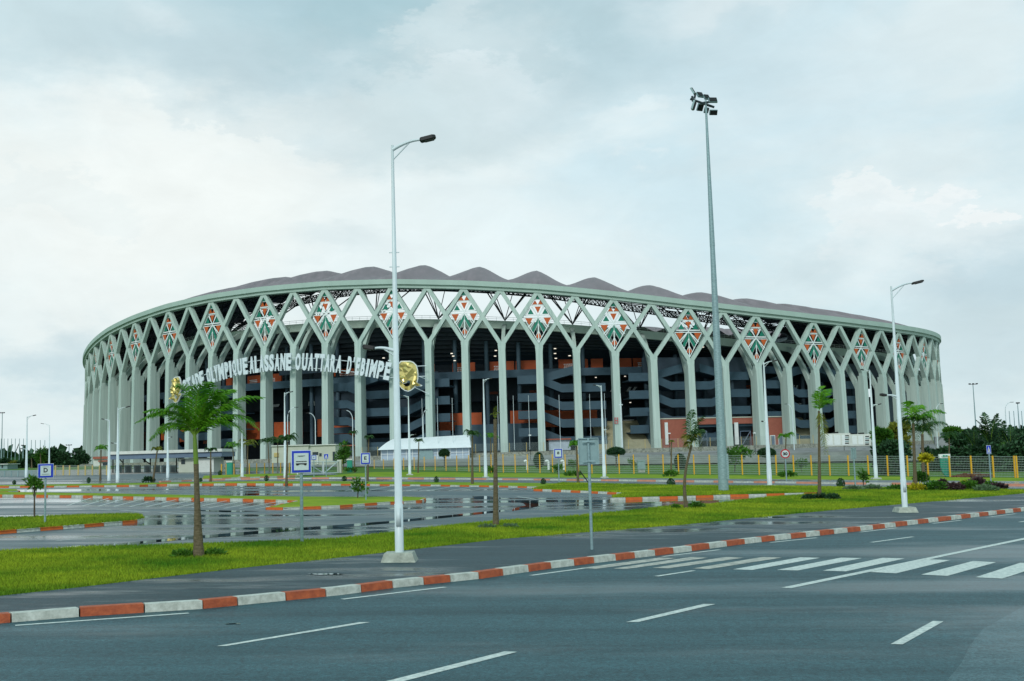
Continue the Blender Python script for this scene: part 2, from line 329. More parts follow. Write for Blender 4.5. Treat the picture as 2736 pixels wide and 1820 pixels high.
def poly(name, pxs, h, m, px=True, kind='structure'):
    pts = [p.copy() if isinstance(p, Vector) else GP(*p) if px else Vector((p[0], p[1], plane_z(p[0]))) for p in pxs]
    pts = [Vector((p.x, p.y, p.z+h)) for p in pts]
    mb = MB()
    tri = tessellate_polygon([pts]); mb.v = [tuple(p) for p in pts]
    for t in tri:
        a, b, c = (pts[i] for i in t); mb.f.append(tuple(t) if (b-a).cross(c-a).z > 0 else tuple(t)[::-1]); mb.m.append(0)
    o = mb.build(name, m, fix=False); return struct(o, kind)
# ground
mb = MB(); xs = [-4000, -1500, -600, -300, -200, -110, 0, 110, 200, 300, 600, 1500, 4000]; ys = [-200, 0, 100, 200, 400, 800, 2000, 5000]
for i in range(len(xs)-1):
    for j in range(len(ys)-1):
        mb.face([(xs[a], ys[b], plane_z(xs[a])-.03) for a, b in ((i, j), (i+1, j), (i+1, j+1), (i, j+1))])
struct(mb.build('ground', 'lawn'))
# main road: kerb line in px, then everything on the camera's side
KB = [(-260, 1686), (-100, 1674), (0, 1666), (214, 1648), (543, 1627), (912, 1590), (1053, 1571), (1282, 1547), (1474, 1519), (1824, 1476), (1995, 1453), (2300, 1419), (2736, 1366), (3000, 1337), (3500, 1290)]
kw = [GP(*p) for p in KB]
road = [(p.x, p.y) for p in kw]
d_ = (kw[-1]-kw[-2]).normalized(); e_ = (kw[0]-kw[1]).normalized()
road = [(kw[0].x+e_.x*60-5, kw[0].y+e_.y*60)]+road+[(kw[-1].x+d_.x*20, kw[-1].y+d_.y*20), (108, 60), (108, -60), (-80, -60)]
poly('main_road', road, .0, 'road', px=False)
VG_F = [(-260, 1630), (0, 1609), (214, 1585), (427, 1558), (641, 1532), (912, 1502), (1126, 1477), (1339, 1451), (1553, 1433), (1824, 1411), (2038, 1389), (2251, 1368), (2465, 1349), (2736, 1324), (3000, 1302)]
VG_B = [(-260, 1493), (0, 1483), (214, 1473), (427, 1467), (641, 1460), (912, 1449), (1040, 1433), (1168, 1416), (1339, 1399), (1510, 1389), (1600, 1379), (1681, 1372), (1788, 1359), (1897, 1354), (1965, 1344), (2038, 1336), (2123, 1329), (2190, 1324)]
PV = [(a, b) for a, b in KB if a <= 3000]
_pv = []
for a, b in PV:
    p = GP(a, b); q = GP(a+20, b-2.4); t_ = (q-p).normalized(); _pv.append(p+Vector((-t_.y, t_.x, 0))*.16)
poly('pavement', _pv[::-1]+VG_F, .11, 'pave')
# kerbs
def kerb(name, pts, mats, block=1.0, h=.15, w=.2, bounds=None, first=0, px=True):
    P = [GP(*p) for p in pts] if px else pts
    mb = MB(); L = [0.0]
    for a, b in zip(P, P[1:]): L.append(L[-1]+(b-a).length)
    def pos(s):
        k = max(0, min(len(P)-2, int(np.searchsorted(L, s))-1)); t = (s-L[k])/max(1e-6, L[k+1]-L[k]); return P[k].lerp(P[k+1], t), (P[k+1]-P[k]).normalized()
    if bounds is None:
        n = max(1, int(L[-1]/block)); bs = [L[-1]*i/n for i in range(n+1)]
    else:
        xs_ = [proj(pos(s)[0])[0] for s in np.linspace(0, L[-1], 2000)]; bs = [float(np.interp(b, xs_, np.linspace(0, L[-1], 2000))) for b in bounds]
    for i in range(len(bs)-1):
        j = random.uniform(-.006, .006); n_ = 3
        for q in range(n_):
            g = .012
            s0 = bs[i]+(bs[i+1]-bs[i])*q/n_+(g if q == 0 else 0); s1 = bs[i]+(bs[i+1]-bs[i])*(q+1)/n_-(g if q == n_-1 else 0)
            (a, ta), (b, tb) = pos(s0), pos(s1)
            na = Vector((-ta.y, ta.x, 0)); nb = Vector((-tb.y, tb.x, 0))
            mb.hexa([a+Vector((0, 0, -.05)), b+Vector((0, 0, -.05)), b+nb*w+Vector((0, 0, -.05)), a+na*w+Vector((0, 0, -.05)),
                     a+na*.02+Vector((0, 0, h+j)), b+nb*.02+Vector((0, 0, h+j)), b+nb*w+Vector((0, 0, h+j)), a+na*w+Vector((0, 0, h+j))], (i+first) % 2)
    return struct(mb.build(name, mats))
B1 = [-420, -230, 31, 214, 386, 543, 636, 765, 873, 912+55, 912+139, 912+222, 912+293, 912+370, 912+434, 912+502, 912+561, 912+624, 912+677, 912+735, 912+786, 912+840, 912+889]
B1 = [-400, -170, 30, 213, 386, 543, 636, 765, 872, 967, 1051, 1134, 1205, 1281, 1346, 1414, 1474, 1536, 1589, 1647, 1698, 1752, 1801, 1850, 1897]
B1 = [x for x in B1 if x > -260]
B1 += [1824+k*.4274 for k in (280, 392, 497, 580, 682, 775, 862, 950, 1035, 1115, 1193, 1268, 1335, 1408, 1475, 1540, 1602, 1682, 1745, 1803, 1858, 1915, 1967, 2020, 2070, 2118)]
B1 += [2750, 2772, 2794, 2815, 2836, 2857]
# red blocks: 0-30, 213-386, 543-636, 765-872 ...
kerb('kerb', KB, ['kerb_r', 'kerb_w'], bounds=B1, h=.14, w=.24, first=(0 if B1.index(30) % 2 == 1 else 1))
# parking lot and far road
poly('parking_lot', VG_B[::1]+[(2190, 1321), (1952, 1327), (1634, 1337), (1640, 1320), (1459, 1304), (1168, 1298), (912, 1296), (641, 1293), (427, 1295), (363, 1299), (0, 1302), (-260, 1305)], .004, 'park')
FR = [(-300, 1303), (0, 1300), (385, 1293), (641, 1289), (912, 1289), (1168, 1291), (1382, 1293), (1824, 1303), (2251, 1306), (2736, 1314), (3000, 1318)]
FK = [(430, 1290), (508, 1286), (640, 1282.5), (755, 1280.5), (912, 1280), (1168, 1281), (1339, 1282.5), (1824, 1288), (2251, 1294), (2736, 1299), (3000, 1302)]
FP = [(912, 1277), (1168, 1278), (1339, 1279), (1550, 1280), (1824, 1282), (2251, 1286), (2736, 1290.5), (3000, 1293)]
poly('far_road', FR+FK[::-1]+[(300, 1288), (100, 1286), (-300, 1286)], .004, 'farroad')
poly('far_pavement', [(760, 1279)]+FK[4:]+FP[::-1], .12, 'farroad')
poly('gate_road', [(-300, 1285.5), (100, 1285.5), (300, 1287.5), (430, 1289.5), (508, 1285.6), (640, 1276), (740, 1273), (810, 1270), (905, 1269), (880, 1262), (700, 1258), (440, 1264), (250, 1270), (0, 1273), (-300, 1275)], .008, 'farroad')
poly('paving', [(-300, 1274.8), (0, 1272.8), (250, 1269.8), (440, 1263.8), (640, 1258.8), (640, 1254), (450, 1252), (200, 1255), (0, 1257), (-300, 1260)], .006, 'plaza')
# grass strips and islands
def island(name, front, back, mats, kb=True, h=.10, block=1.0, label=None):
    o = poly(name, front+back[::-1], h, 'grass')
    if kb: kerb('kerb', front, mats, block=block, h=.12, w=.14)
    return o
poly('grass_verge', VG_F+[(3000, 1318), (2736, 1314), (2251, 1306), (2190, 1305), (2190, 1324)]+VG_B[::-1], .10, 'grass')
ST = [(-260, 1305), (0, 1303), (128, 1302.5), (363, 1299.6), (427, 1297), (641, 1295), (912, 1297), (1168, 1299.5), (1339, 1302.5), (1459, 1305.5)]
FRs = [(-300, 1303-2.2), (0, 1299.5), (385, 1293), (641, 1289), (912, 1289), (1168, 1291), (1382, 1293), (1500, 1295)]
island('grass_strip', ST, FRs, ['kerb_o', 'kerb_w'])
poly('grass_island', [(1420, 1312), (1553, 1317), (1670, 1323), (1634, 1333), (1640, 1336), (1824, 1331), (1952, 1327), (2046, 1325), (2149, 1322), (2192, 1321), (2192, 1305), (1824, 1303), (1501, 1295), (1459, 1304)], .13, 'grass')
kerb('kerb', [(1425, 1312.5), (1553, 1317.5), (1672, 1323.5)], ['kerb_o', 'kerb_w'], h=.14, w=.16)
kerb('kerb', [(1634, 1337.5), (1824, 1332.5), (1952, 1328.5), (2046, 1326.5), (2149, 1323.5), (2183, 1322.5)], ['kerb_w', 'kerb_o'], h=.14, w=.16, block=1.15, bounds=[1634, 1672, 1717, 1763, 1812, 1860, 1907, 1952, 2001, 2049, 2097, 2150, 2183])
I2 = [(-260, 1324), (0, 1326.5), (214, 1329), (427, 1334.5), (641, 1338.5), (791, 1344), (740, 1354), (705, 1362), (760, 1363), (912, 1357), (997, 1350.5), (1126, 1342.5), (1139, 1337)]
island('grass_island', I2, [(-260, 1317), (0, 1318), (214, 1321), (427, 1325), (641, 1329.5), (912, 1332), (1083, 1331.6), (1136, 1334)], ['kerb_o', 'kerb_w'])
I3 = [(-260, 1446), (0, 1428), (214, 1411), (363, 1398), (385, 1393), (380, 1386)]
island('grass_island', I3, [(-260, 1398), (0, 1393), (214, 1385), (363, 1381)], ['kerb_w', 'kerb_o'], block=.95)
island('grass_island', [(-260, 1322), (0, 1319), (55, 1316), (50, 1312)], [(-260, 1312), (0, 1309.5), (40, 1310)], ['kerb_o', 'kerb_w'])
kerb('kerb', FK, ['kerb_p', 'kerb_w'], block=1.9, h=.15, w=.22)
kerb('kerb', [(545, 1283), (640, 1279), (727, 1276), (805, 1272)], ['kerb_p', 'kerb_w'], block=1.6, h=.15, w=.2)
poly('grass_strip', [(540, 1282), (640, 1278), (727, 1275), (805, 1271), (800, 1267), (700, 1268), (600, 1271), (545, 1273)], .10, 'grass')
poly('grass_strip', [(905, 1269), (860, 1272), (800, 1274.5), (912, 1277), (1168, 1278), (1339, 1279), (1550, 1280), (1824, 1282), (2251, 1286), (2736, 1290.5), (3000, 1293), (3000, 1281), (2736, 1278), (2251, 1273), (1824, 1269), (1339, 1265), (1168, 1262), (1000, 1262)], .02, 'grass')
# terraces round the stadium, wall, plaza
def strip_ring(name, rows, m, us, smooth=False, parent=None, closed=False):
    mb = MB()
    for a, b in zip(us, us[1:]):
        for (d0, z0), (d1, z1) in zip(rows, rows[1:]):
            q = lambda u, d, z: ring(u, d, z(u) if callable(z) else z)
            mb.face([q(a, d0, z0), q(b, d0, z0), q(b, d1, z1), q(a, d1, z1)])
    if closed:
        (d0, z0), (d1, z1) = rows[-1], rows[0]
    return mb.build(name, m, parent, smooth, fix=False)
def zplane(u, d): p = ring(u, d, 0); return plane_z(p.x)
US = [i*.5 for i in range(-60, 64)]
rows = []; NS = 9
for k in range(NS):
    t0 = k/NS; t1 = (k+1)/NS; d0 = -TOE+(TOE-WALL)*t0; d1 = -TOE+(TOE-WALL)*t1
    zf = lambda u, t=t1, d=d0: (lambda p: p+(-.7-p)*t)(min(-.75, plane_z(ring(u, -TOE, 0).x)))
    zb = lambda u, t=t0, d=d0: (lambda p: p+(-.7-p)*t)(min(-.75, plane_z(ring(u, -TOE, 0).x)))
    if k == 0: rows.append((d0, lambda u: zb(u)-.5))
    rows += [(d0, zf), (d1, zf)]
struct(strip_ring('gravel_terrace', rows, 'gravel', US))
mb = MB()
for a, b in zip(US, US[1:]):
    mb.hexa([ring(a, -WALL, -2.6), ring(b, -WALL, -2.6), ring(b, -WALL+.6, -2.6), ring(a, -WALL+.6, -2.6), ring(a, -WALL, .28), ring(b, -WALL, .28), ring(b, -WALL+.6, .28), ring(a, -WALL+.6, .28)])
tag(mb.build('retaining_wall', 'stone'), 'low rubble stone retaining wall along the edge of the stadium plaza', 'wall')
struct(strip_ring('plaza', [(-WALL+.6, .25), (30, .25)], 'plaza', [i*.5 for i in range(-96, 97)]))
# puddles
poly('puddle', [(-260, 1495), (0, 1478), (226, 1457), (330, 1452), (480, 1437), (640, 1423), (760, 1414), (912, 1403), (1040, 1393), (1260, 1371), (1345, 1363), (1350, 1367), (1262, 1377), (1040, 1399), (912, 1410), (760, 1421), (640, 1431), (480, 1444), (330, 1458), (226, 1464), (0, 1490), (-260, 1506)], .010, 'water')
for q in ([(1262, 1327), (1300, 1326), (1342, 1330), (1330, 1336), (1268, 1334)], [(1362, 1338), (1400, 1337), (1440, 1343), (1442, 1352), (1410, 1360), (1368, 1366), (1372, 1359), (1405, 1351), (1398, 1345)],
          [(480, 1363), (560, 1364), (700, 1366.5), (600, 1369)], [(1250, 1401), (1300, 1396), (1350, 1394), (1320, 1399)], [(590, 1320), (690, 1318.5), (780, 1321), (700, 1324)], [(1500, 1350), (1560, 1346), (1620, 1345), (1560, 1351)]):
    poly('puddle', q, .012, 'water')
poly('puddle', [(600, 1667), (640, 1666), (645, 1668), (605, 1669)], .006, 'water')
for q in ([(820, 1548), (900, 1547), (920, 1550), (850, 1552)], [(2030, 1389.5), (2120, 1390), (2060, 1392)]): poly('puddle', q, .118, 'water')
# road markings
z1 = lambda x, y: (x*.4274, 1150+y*.4274); z2 = lambda x, y: (912+x*.4274, 1150+y*.4274); z3 = lambda x, y: (1824+x*.4274, 1150+y*.4274)
def marks(name, quads, m, h=.005):
    mb = MB()
    for q in quads:
        P = [GP(*p)+Vector((0, 0, h)) for p in q]
        a = (P[1]-P[0]).cross(P[2]-P[0]).z
        mb.face(P if a > 0 else P[::-1])
    return struct(mb.build(name, m, fix=False))
def line(p, q, w, px=True):
    a = GP(*p); b = GP(*q); n = Vector((-(b-a).y, (b-a).x, 0)).normalized()*w/2
    return [proj(a-n), proj(b-n), proj(b+n), proj(a+n)]
ZB = [[z3(*p) for p in q] for q in (
    ((1830, 920), (1998, 928), (2284, 836), (2110, 829)), ((1490, 903), (1655, 911), (1960, 826), (1815, 818)), ((1172, 887), (1335, 895), (1672, 813), (1530, 807)),
    ((875, 878), (1020, 883), (1390, 802), (1250, 798)), ((588, 874), (720, 877), (1122, 800), (990, 797)), ((315, 870), (435, 874), (860, 798), (735, 795)))]
marks('zebra_crossing', ZB, 'paint')
marks('zebra_crossing', [[z3(*p) for p in q] for q in (((60, 865), (165, 868), (620, 797), (500, 793)), ((-190, 861), (-90, 864), (385, 797), (270, 793)), ((-434, 865), (-344, 867), (160, 797), (50, 793)), ((-640, 862), (-540, 867), (-39, 800), (-144, 797)))], 'paint_old')
marks('road_marking', [
    [z2(1780, 1200), z2(1855, 1200), z3(205, 1088), z3(130, 1087)], [z2(290, 1568), z2(400, 1568), z2(1100, 1387), z2(1020, 1384)],
    [z2(200, 1590), z2(340, 1584), z2(400, 1568), z2(290, 1568)],
    [z3(1300, 1338), z3(1375, 1340), z3(1630, 1197), z3(1565, 1193)], [z3(615, 985), z3(680, 988), z3(2500, 608), z3(2500, 598)],
    [z1(1355, 1350), z1(1415, 1350), z2(180, 1201), z2(115, 1201)],
    line(z2(1970, 913), z3(70, 878), .12), line(z3(1180, 701), z3(1440, 666), .12), line(z3(2105, 574), z3(2230, 556), .12),
    line(z1(95, 1221), z1(1180, 1144), .12), line(z2(5, 1057), z2(650, 981), .12), line(z2(1185, 908), z2(1600, 852), .12), line(z2(2010, 790), z3(232, 747), .12),
    line(z3(550, 702), z3(840, 672), .12), line(z3(1110, 637), z3(1340, 610), .12), line(z3(1560, 583), z3(1740, 563), .12), line(z3(1925, 541), z3(2082, 522), .12)], 'paint', .005)
pk = [line(a, b, .12) for a, b in ((z1(350, 692), z1(740, 660)), (z1(905, 645), z1(1120, 632)), (z1(1420, 598), z1(1700, 578)), (z1(1830, 565), z1(2100, 545)), (z2(80, 532), z2(310, 515)), (z2(440, 502), z2(660, 487)), (z2(755, 480), z2(950, 467)),
     (z1(560, 492), z1(700, 500)), (z1(750, 500), z1(930, 511)), (z1(1000, 514), z1(1180, 524)), (z2(1100, 415), z2(1220, 432)), (z2(600, 408), z2(790, 412)))]
for i, x in enumerate(range(170, 800, 45)): pk.append(line((x+8-i*3, 1352+i*.7), (x+75, 1331+(x-170)*.021), .10))
for x in (930, 985, 1040, 1095, 1150, 1205, 1262, 1320, 1375): pk.append(line((x-8, 1312), (x+58, 1300+max(0, (x-1100))*.013), .10))
pk.append(line(z1(130, 772), z1(2134, 712), .1)); pk.append(line(z2(0, 640), z2(560, 600), .08)); pk.append(line((1480, 1368), (1800, 1345), .1))
marks('bay_marking', pk, 'paint', .009)
marks('far_road_marking', [line((a, b), (a+30, b+.4), .12) for a, b in ((1000, 1285), (1080, 1285.2), (1160, 1286), (1250, 1287), (1340, 1288), (1430, 1289), (1520, 1290), (1620, 1292), (1980, 1298), (2080, 1299.5), (2180, 1301))], 'paint', .009)
poly('worn_road_patch', [z3(1650, 1800), z3(1650, 1568), z3(1740, 1460), z3(1800, 1340), z3(1880, 1240), z3(2134, 1100), z3(2500, 1000), z3(2900, 1500), z3(2600, 1900)], .003, 'road_pale')
# ------------------------------------------------------------------ grass blades
def blades(name, polys, n, h0, h1, w, mats='blade', y0=24):
    tris = []
    for pts, hh in polys:
        P = [GP(*p)+Vector((0, 0, hh)) for p in pts]
        for t in tessellate_polygon([P]): tris.append([P[i] for i in t])
    T = np.array([[tuple(v) for v in t] for t in tris])
    ar = np.linalg.norm(np.cross(T[:, 1]-T[:, 0], T[:, 2]-T[:, 0]), axis=1)
    k = np.random.choice(len(T), n*4, p=ar/ar.sum()); a = np.random.rand(n*4, 1); b = np.random.rand(n*4, 1); fl = (a+b) > 1; a[fl] = 1-a[fl]; b[fl] = 1-b[fl]
    P = T[k, 0]+a*(T[k, 1]-T[k, 0])+b*(T[k, 2]-T[k, 0])
    keep = np.random.rand(len(P)) < np.minimum(1, (y0/np.maximum(1, P[:, 1]))**1.6); P = P[keep][:n]; m = len(P)
    sc = 1+np.maximum(0, P[:, 1]-y0)/45
    h = np.random.uniform(h0, h1, m)*sc**.6; ang = np.random.rand(m)*6.283; lean = np.random.uniform(-.6, .6, (m, 2))*h[:, None]
    ww = w*sc; dx = np.cos(ang)*ww; dy = np.sin(ang)*ww
    V = np.empty((m, 3, 3)); V[:, 0] = P-np.c_[dx, dy, np.zeros(m)]; V[:, 1] = P+np.c_[dx, dy, np.zeros(m)]; V[:, 2] = P+np.c_[lean, h]; V[:, :2, 2] -= .01
    me = bpy.data.meshes.new(name); me.vertices.add(m*3); me.loops.add(m*3); me.polygons.add(m)
    me.vertices.foreach_set('co', V.ravel()); me.loops.foreach_set('vertex_index', np.arange(m*3)); me.polygons.foreach_set('loop_start', np.arange(m)*3); me.polygons.foreach_set('loop_total', np.full(m, 3))
    me.materials.append(M[mats]); me.update(calc_edges=True); o = bpy.data.objects.new(name, me); COL.objects.link(o); o['kind'] = 'stuff'; return o
vg = [(a, b) for a, b in VG_F if a < 2800]
blades('grass', [(vg+[(2736, 1314), (2251, 1306), (2190, 1305), (2190, 1324)]+VG_B[::-1], .10), (I3+[(363, 1381), (214, 1385), (0, 1393), (-260, 1398)], .13),
                 ([(1420, 1312), (1553, 1317), (1670, 1323), (1634, 1333), (1640, 1336), (1824, 1331), (1952, 1327), (2046, 1325), (2149, 1322), (2192, 1321), (2192, 1305), (1824, 1303), (1501, 1295), (1459, 1304)], .13)], 300000, .035, .085, .012)
# ------------------------------------------------------------------ the stadium
_c = ring(0, 30, .3)
ST_ = thing('stadium', 'large round grey green concrete stadium with crossed lattice arms, coloured diamonds and dark wavy roof', 'stadium', (ECX, ECY, .3))
I0, I1 = -23, 26
def rp(u, d, z): return ring(u, d, z)
for i in range(I0, I1):
    mb = MB(); u = CU(i); zn = ZN(i); zt = ZT(i)
    # shaft, raked front
    hw = .112; zc = zn-1.3
    def sec(d0, d1, h0, h1, za, zb):
        mb.hexa([rp(u-h0, d0[0], za), rp(u+h0, d0[0], za), rp(u+h0, d1, za), rp(u-h0, d1, za), rp(u-h1, d0[1], zb), rp(u+h1, d0[1], zb), rp(u+h1, d1, zb), rp(u-h1, d1, zb)])
    sec((-.95, -.62), 1.2, .096, .089, .2, zc)
    sec((1.2, 1.2), 2.3, .088, .082, .2, zc-1.6)
    # two arms
    for s in (-1, 1):
        v = CU(i+s); n = 6; prev = None; k = .062
        for q in range(n+1):
            t = q/n; uu = u+(v-u)*t; z0_ = zn-1.05; z1_ = ZT(i+s)+.35
            zz = z0_+(z1_-z0_)*t
            off = (0 if s > 0 else .06)
            cur = [rp(uu-k, -.42+off*.0, zz), rp(uu+k, -.42, zz), rp(uu+k, .65+off, zz), rp(uu-k, .65+off, zz)]
            if prev: mb.hexa(prev+cur)
            prev = cur
        # lower end running into the shaft
        mb.hexa([rp(u-.082, -.5, zn-3.2), rp(u+.082, -.5, zn-3.2), rp(u+.082, .7, zn-3.2), rp(u-.082, .7, zn-3.2)] +
                [rp(u+s*.04-.066, -.44, zn-.6), rp(u+s*.04+.066, -.44, zn-.6), rp(u+s*.04+.066, .68, zn-.6), rp(u+s*.04-.066, .68, zn-.6)])
    # fork web
    P = [(-.112, zn-3.0), (.112, zn-3.0), (.19, zn-.9), (.055, zn-.25), (0, zn), (-.055, zn-.25), (-.19, zn-.9)]
    P = [(-.088, zc-.6), (.088, zc-.6), (.088, zc+.02), (.098, zn-.5), (0, zn-.1), (-.098, zn-.5), (-.088, zc+.02)]
    a = [rp(u+x, -.45, z) for x, z in P]; mb.prism(a, rp(u, .66, 0)-rp(u, -.45, 0))
    mb.build('column', 'stadium', ST_)
    # inner arched beam up to the bowl rim
    mb = MB(); prev = None; ze = ZR(i)-1.0
    for q in range(9):
        t = q/8; d = 2.0+8.4*t; z = (zc-3.2)+(ze-zc+3.2)*math.sin(t*math.pi/2)**.9; th = 1.5-.4*t
        cur = [rp(u-.05, d, z-th), rp(u+.05, d, z-th), rp(u+.05, d-.6*(1-t), z+.2), rp(u-.05, d-.6*(1-t), z+.2)]
        if prev: mb.hexa([prev[0], prev[1], cur[1], cur[0], prev[3], prev[2], cur[2], cur[3]])
        prev = cur
    mb.build('arched_beam', 'stadium', ST_)
# diamond panels on the even columns
_grow = lambda L: [[((x-sum(a for a, b in p)/len(p))*1.12+sum(a for a, b in p)/len(p), (y-sum(b for a, b in p)/len(p))*1.12+sum(b for a, b in p)/len(p)) for x, y in p] for p in L]
tri_g = [[(0, .955), (-.14, .885), (.14, .885)], [(-.47, .69), (-.66, .588), (-.29, .588)], [(.47, .69), (.29, .588), (.66, .588)],
         [(-.03, .49), (-.035, .40), (-.30, .235), (-.41, .28)], [(.03, .49), (.41, .28), (.30, .235), (.035, .40)]]
tri_o = [[(-.17, .86), (-.34, .782), (-.03, .782)], [(.17, .86), (.03, .782), (.34, .782)], [(-.18, .73), (.18, .73), (0, .61)],
         [(-.82, .505), (-.38, .505), (-.58, .38)], [(.82, .505), (.58, .38), (.38, .505)], [(-.035, .205), (-.16, .145), (-.09, .10), (-.035, .12)], [(.035, .205), (.035, .12), (.09, .10), (.16, .145)]]
tri_g = _grow(tri_g); tri_o = _grow(tri_o)
def bar(a, b, w):
    (x0, y0), (x1, y1) = a, b; asp = .77*2.0
    dx, dy = (x1-x0)*3.3, (y1-y0)*9.8; l = math.hypot(dx, dy); w = w*.8; nx, ny = -dy/l*w/2/3.3, dx/l*w/2/9.8
    return [(x0+nx, y0+ny), (x0-nx, y0-ny), (x1-nx, y1-ny), (x1+nx, y1+ny)]
bw = []
for s in (-1, 1):
    bw += [bar((0, .985), (s*.97, .54), .20), bar((0, .015), (s*.97, .54), .20)]
    bw += [bar((0, .563), (s*.86, .563), .30), bar((0, .522), (s*.9, .522), .20)]
    bw += [bar((s*.03, .56), (s*.42, .735), .28), bar((s*-.02, .535), (s*.36, .745), .16), bar((s*.50, .72), (s*.80, .575), .2)]
    bw += [bar((s*.02, .535), (s*.56, .295), .18), bar((s*.02, .40), (s*.33, .21), .16), bar((s*.1, .51), (s*.66, .33), .30)]
    bw += [bar((s*.02, .24), (s*.2, .12), .16)]
bw += [bar((0, .54), (0, .03), .26), bar((-.40, .765), (.40, .765), .3), bar((-.2, .875), (.2, .875), .14), bar((-.35, .738), (.35, .738), .10)]
bs = [bar((s*.16, .47), (s*.62, .36), .22) for s in (-1, 1)]+[bar((s*.22, .44), (s*.5, .31), .18) for s in (-1, 1)]
for i in range(-22, 25, 2):
    mb = MB(); u = CU(i); zb = ZN(i)+.1; zt = ZT(i)-.05; hwl = CU(i)-CU(i-1); hwr = CU(i+1)-CU(i)
    def pp(a, b, d): return rp(u+a*.5*((hwr if a > 0 else hwl)-.165), d, zb+(zt-zb)*b)
    for lst, mi, d in ((bs, 3, .22), (bw, 0, .12), (tri_g, 1, .06), (tri_o, 2, .06)):
        for j, pl in enumerate(lst):
            dj = d+(j % 7)*.007
            a = [pp(x, y, dj) for x, y in pl]; mb.prism(a, rp(u, dj+.06, 0)-rp(u, dj, 0), mi)
    mb.build('diamond_panel', ['panel_w', 'panel_g', 'panel_o', 'panel_s'], ST_)
# ring beam
UF = [k*.25 for k in range(-192, 193)]
def closed_ring(name, prof, m, us=UF, parent=ST_, smooth=False):
    mb = MB(); n = len(prof); base = []
    for u in us:
        base.append([tuple(rp(u, d, z(u))) for d, z in prof])
    for r in base: mb.v += r
    for a in range(len(us)-1):
        for j in range(n):
            k = (j+1) % n; mb.f.append((a*n+j, (a+1)*n+j, (a+1)*n+k, a*n+k)); mb.m.append(0)
    return mb.build(name, m, parent, smooth)
closed_ring('ring_beam', [(-1.15, lambda u: ZT(u)+.82), (-1.15, lambda u: ZT(u)+2.05), (1.6, lambda u: ZT(u)+2.05), (1.6, lambda u: ZT(u)+.82)], 'ring')
closed_ring('ring_soffit', [(-.62, lambda u: ZT(u)), (-.62, lambda u: ZT(u)+.86), (1.3, lambda u: ZT(u)+.86), (1.3, lambda u: ZT(u))], 'ring')
# roof: one membrane petal per even column, valleys on the odd ones
def roof_z(u, d):
    v = ((u+1) % 2)-1; c = 1-abs(v)            # 1 on the ridge, 0 in the valley
    t = min(1, d/27); base = ZT(u)+1.7+(5.2*t**.85 if d < 27 else 5.2+(d-27)/18*.6)
    amp = 3.5*math.sin(min(1, d/58)*math.pi)**.9 if d > 0 else 0
    return base+.9*amp*(.55*(.5-.5*math.cos(math.pi*c))+.45*c)+.05*math.sin(d*.9+u*3)*c*t
for i in range(-48, 48, 2):
    mb = MB(); NU, ND = 12, 18; near = -26 < i < 28
    if not near: NU, ND = 6, 8
    for a in range(NU+1):
        for b in range(ND+1):
            u = i-1+2*a/NU; d = .3+44.5*b/ND; mb.v.append(tuple(rp(u, d, roof_z(min(max(u, i-.9999), i+.9999), d))))
    for a in range(NU):
        for b in range(ND):
            q = a*(ND+1)+b; mb.f.append((q, q+ND+1, q+ND+2, q+1)); mb.m.append(0)
    mb.build('roof_membrane', 'membrane', ST_, True)
# steel under the membranes
for i in range(-27, 28, 2):
    mb = MB(); r = .17
    pz = lambda u, d, k=0: rp(u, d, roof_z(u, d)-.25-k)
    def truss(A, B, n, r=.13):
        for q in range(n):
            t0, t1 = q/n, (q+1)/n; a0, a1 = A(t0), A(t1); b0, b1 = B(t0), B(t1)
            mb.tube([a0, a1], r, 4, cap=False); mb.tube([b0, b1], r, 4, cap=False); mb.tube([a0, b1], r*.7, 4, cap=False); mb.tube([a1, b0], r*.7, 4, cap=False); mb.tube([a0, b0], r*.7, 4, cap=False)
    # radial truss on the valley, inner ring truss
    truss(lambda t: pz(i, 1+43*t), lambda t: pz(i, 1+43*t, 1.5), 12)
    e = .001
    truss(lambda t: rp(i+2*t, 44, ZT(i+2*t)+7.0), lambda t: rp(i+2*t, 43, ZT(i+2*t)+5.0), 12, .14)
    truss(lambda t: rp(i+2*t, 44, ZT(i+2*t)+7.0), lambda t: rp(i+2*t, 46, ZT(i+2*t)+5.6), 9, .12)
    truss(lambda t: rp(i+1, 1+43*t, roof_z(i+1, 1+43*t)-.4), lambda t: rp(i+1, 1+43*t, roof_z(i+1, 1+43*t)-2.2), 10, .12)
    for dd in (12, 24, 34): mb.tube([pz(i, dd), rp(i+1, dd, roof_z(i+1, dd)-.5)], .12, 4, cap=False); mb.tube([rp(i+1, dd, roof_z(i+1, dd)-.5), pz(i+2-e, dd)], .12, 4, cap=False)
    # low tie line and the fan of struts from the rim
    for a, b in ((i, i+1), (i+1, i+2)): mb.tube([rp(a, 6, ZT(a)-.3+.9), rp(b, 6, ZT(b)-.3+.9)], .13, 5, cap=False)
    node = rp(i, 10.6, ZR(i)+.2)
    for du, d, dz in ((-1, 30, 2.6), (1, 30, 2.6), (-1.0, 18, 1.2), (1.0, 18, 1.2), (-.35, 8, 1.0), (.35, 8, 1.0)):
        mb.tube([node, rp(i+du, d, roof_z(i+du, d)-dz)], .17 if d > 10 else .11, 5, cap=False)
    mb.build('roof_truss', 'steel_d', ST_)
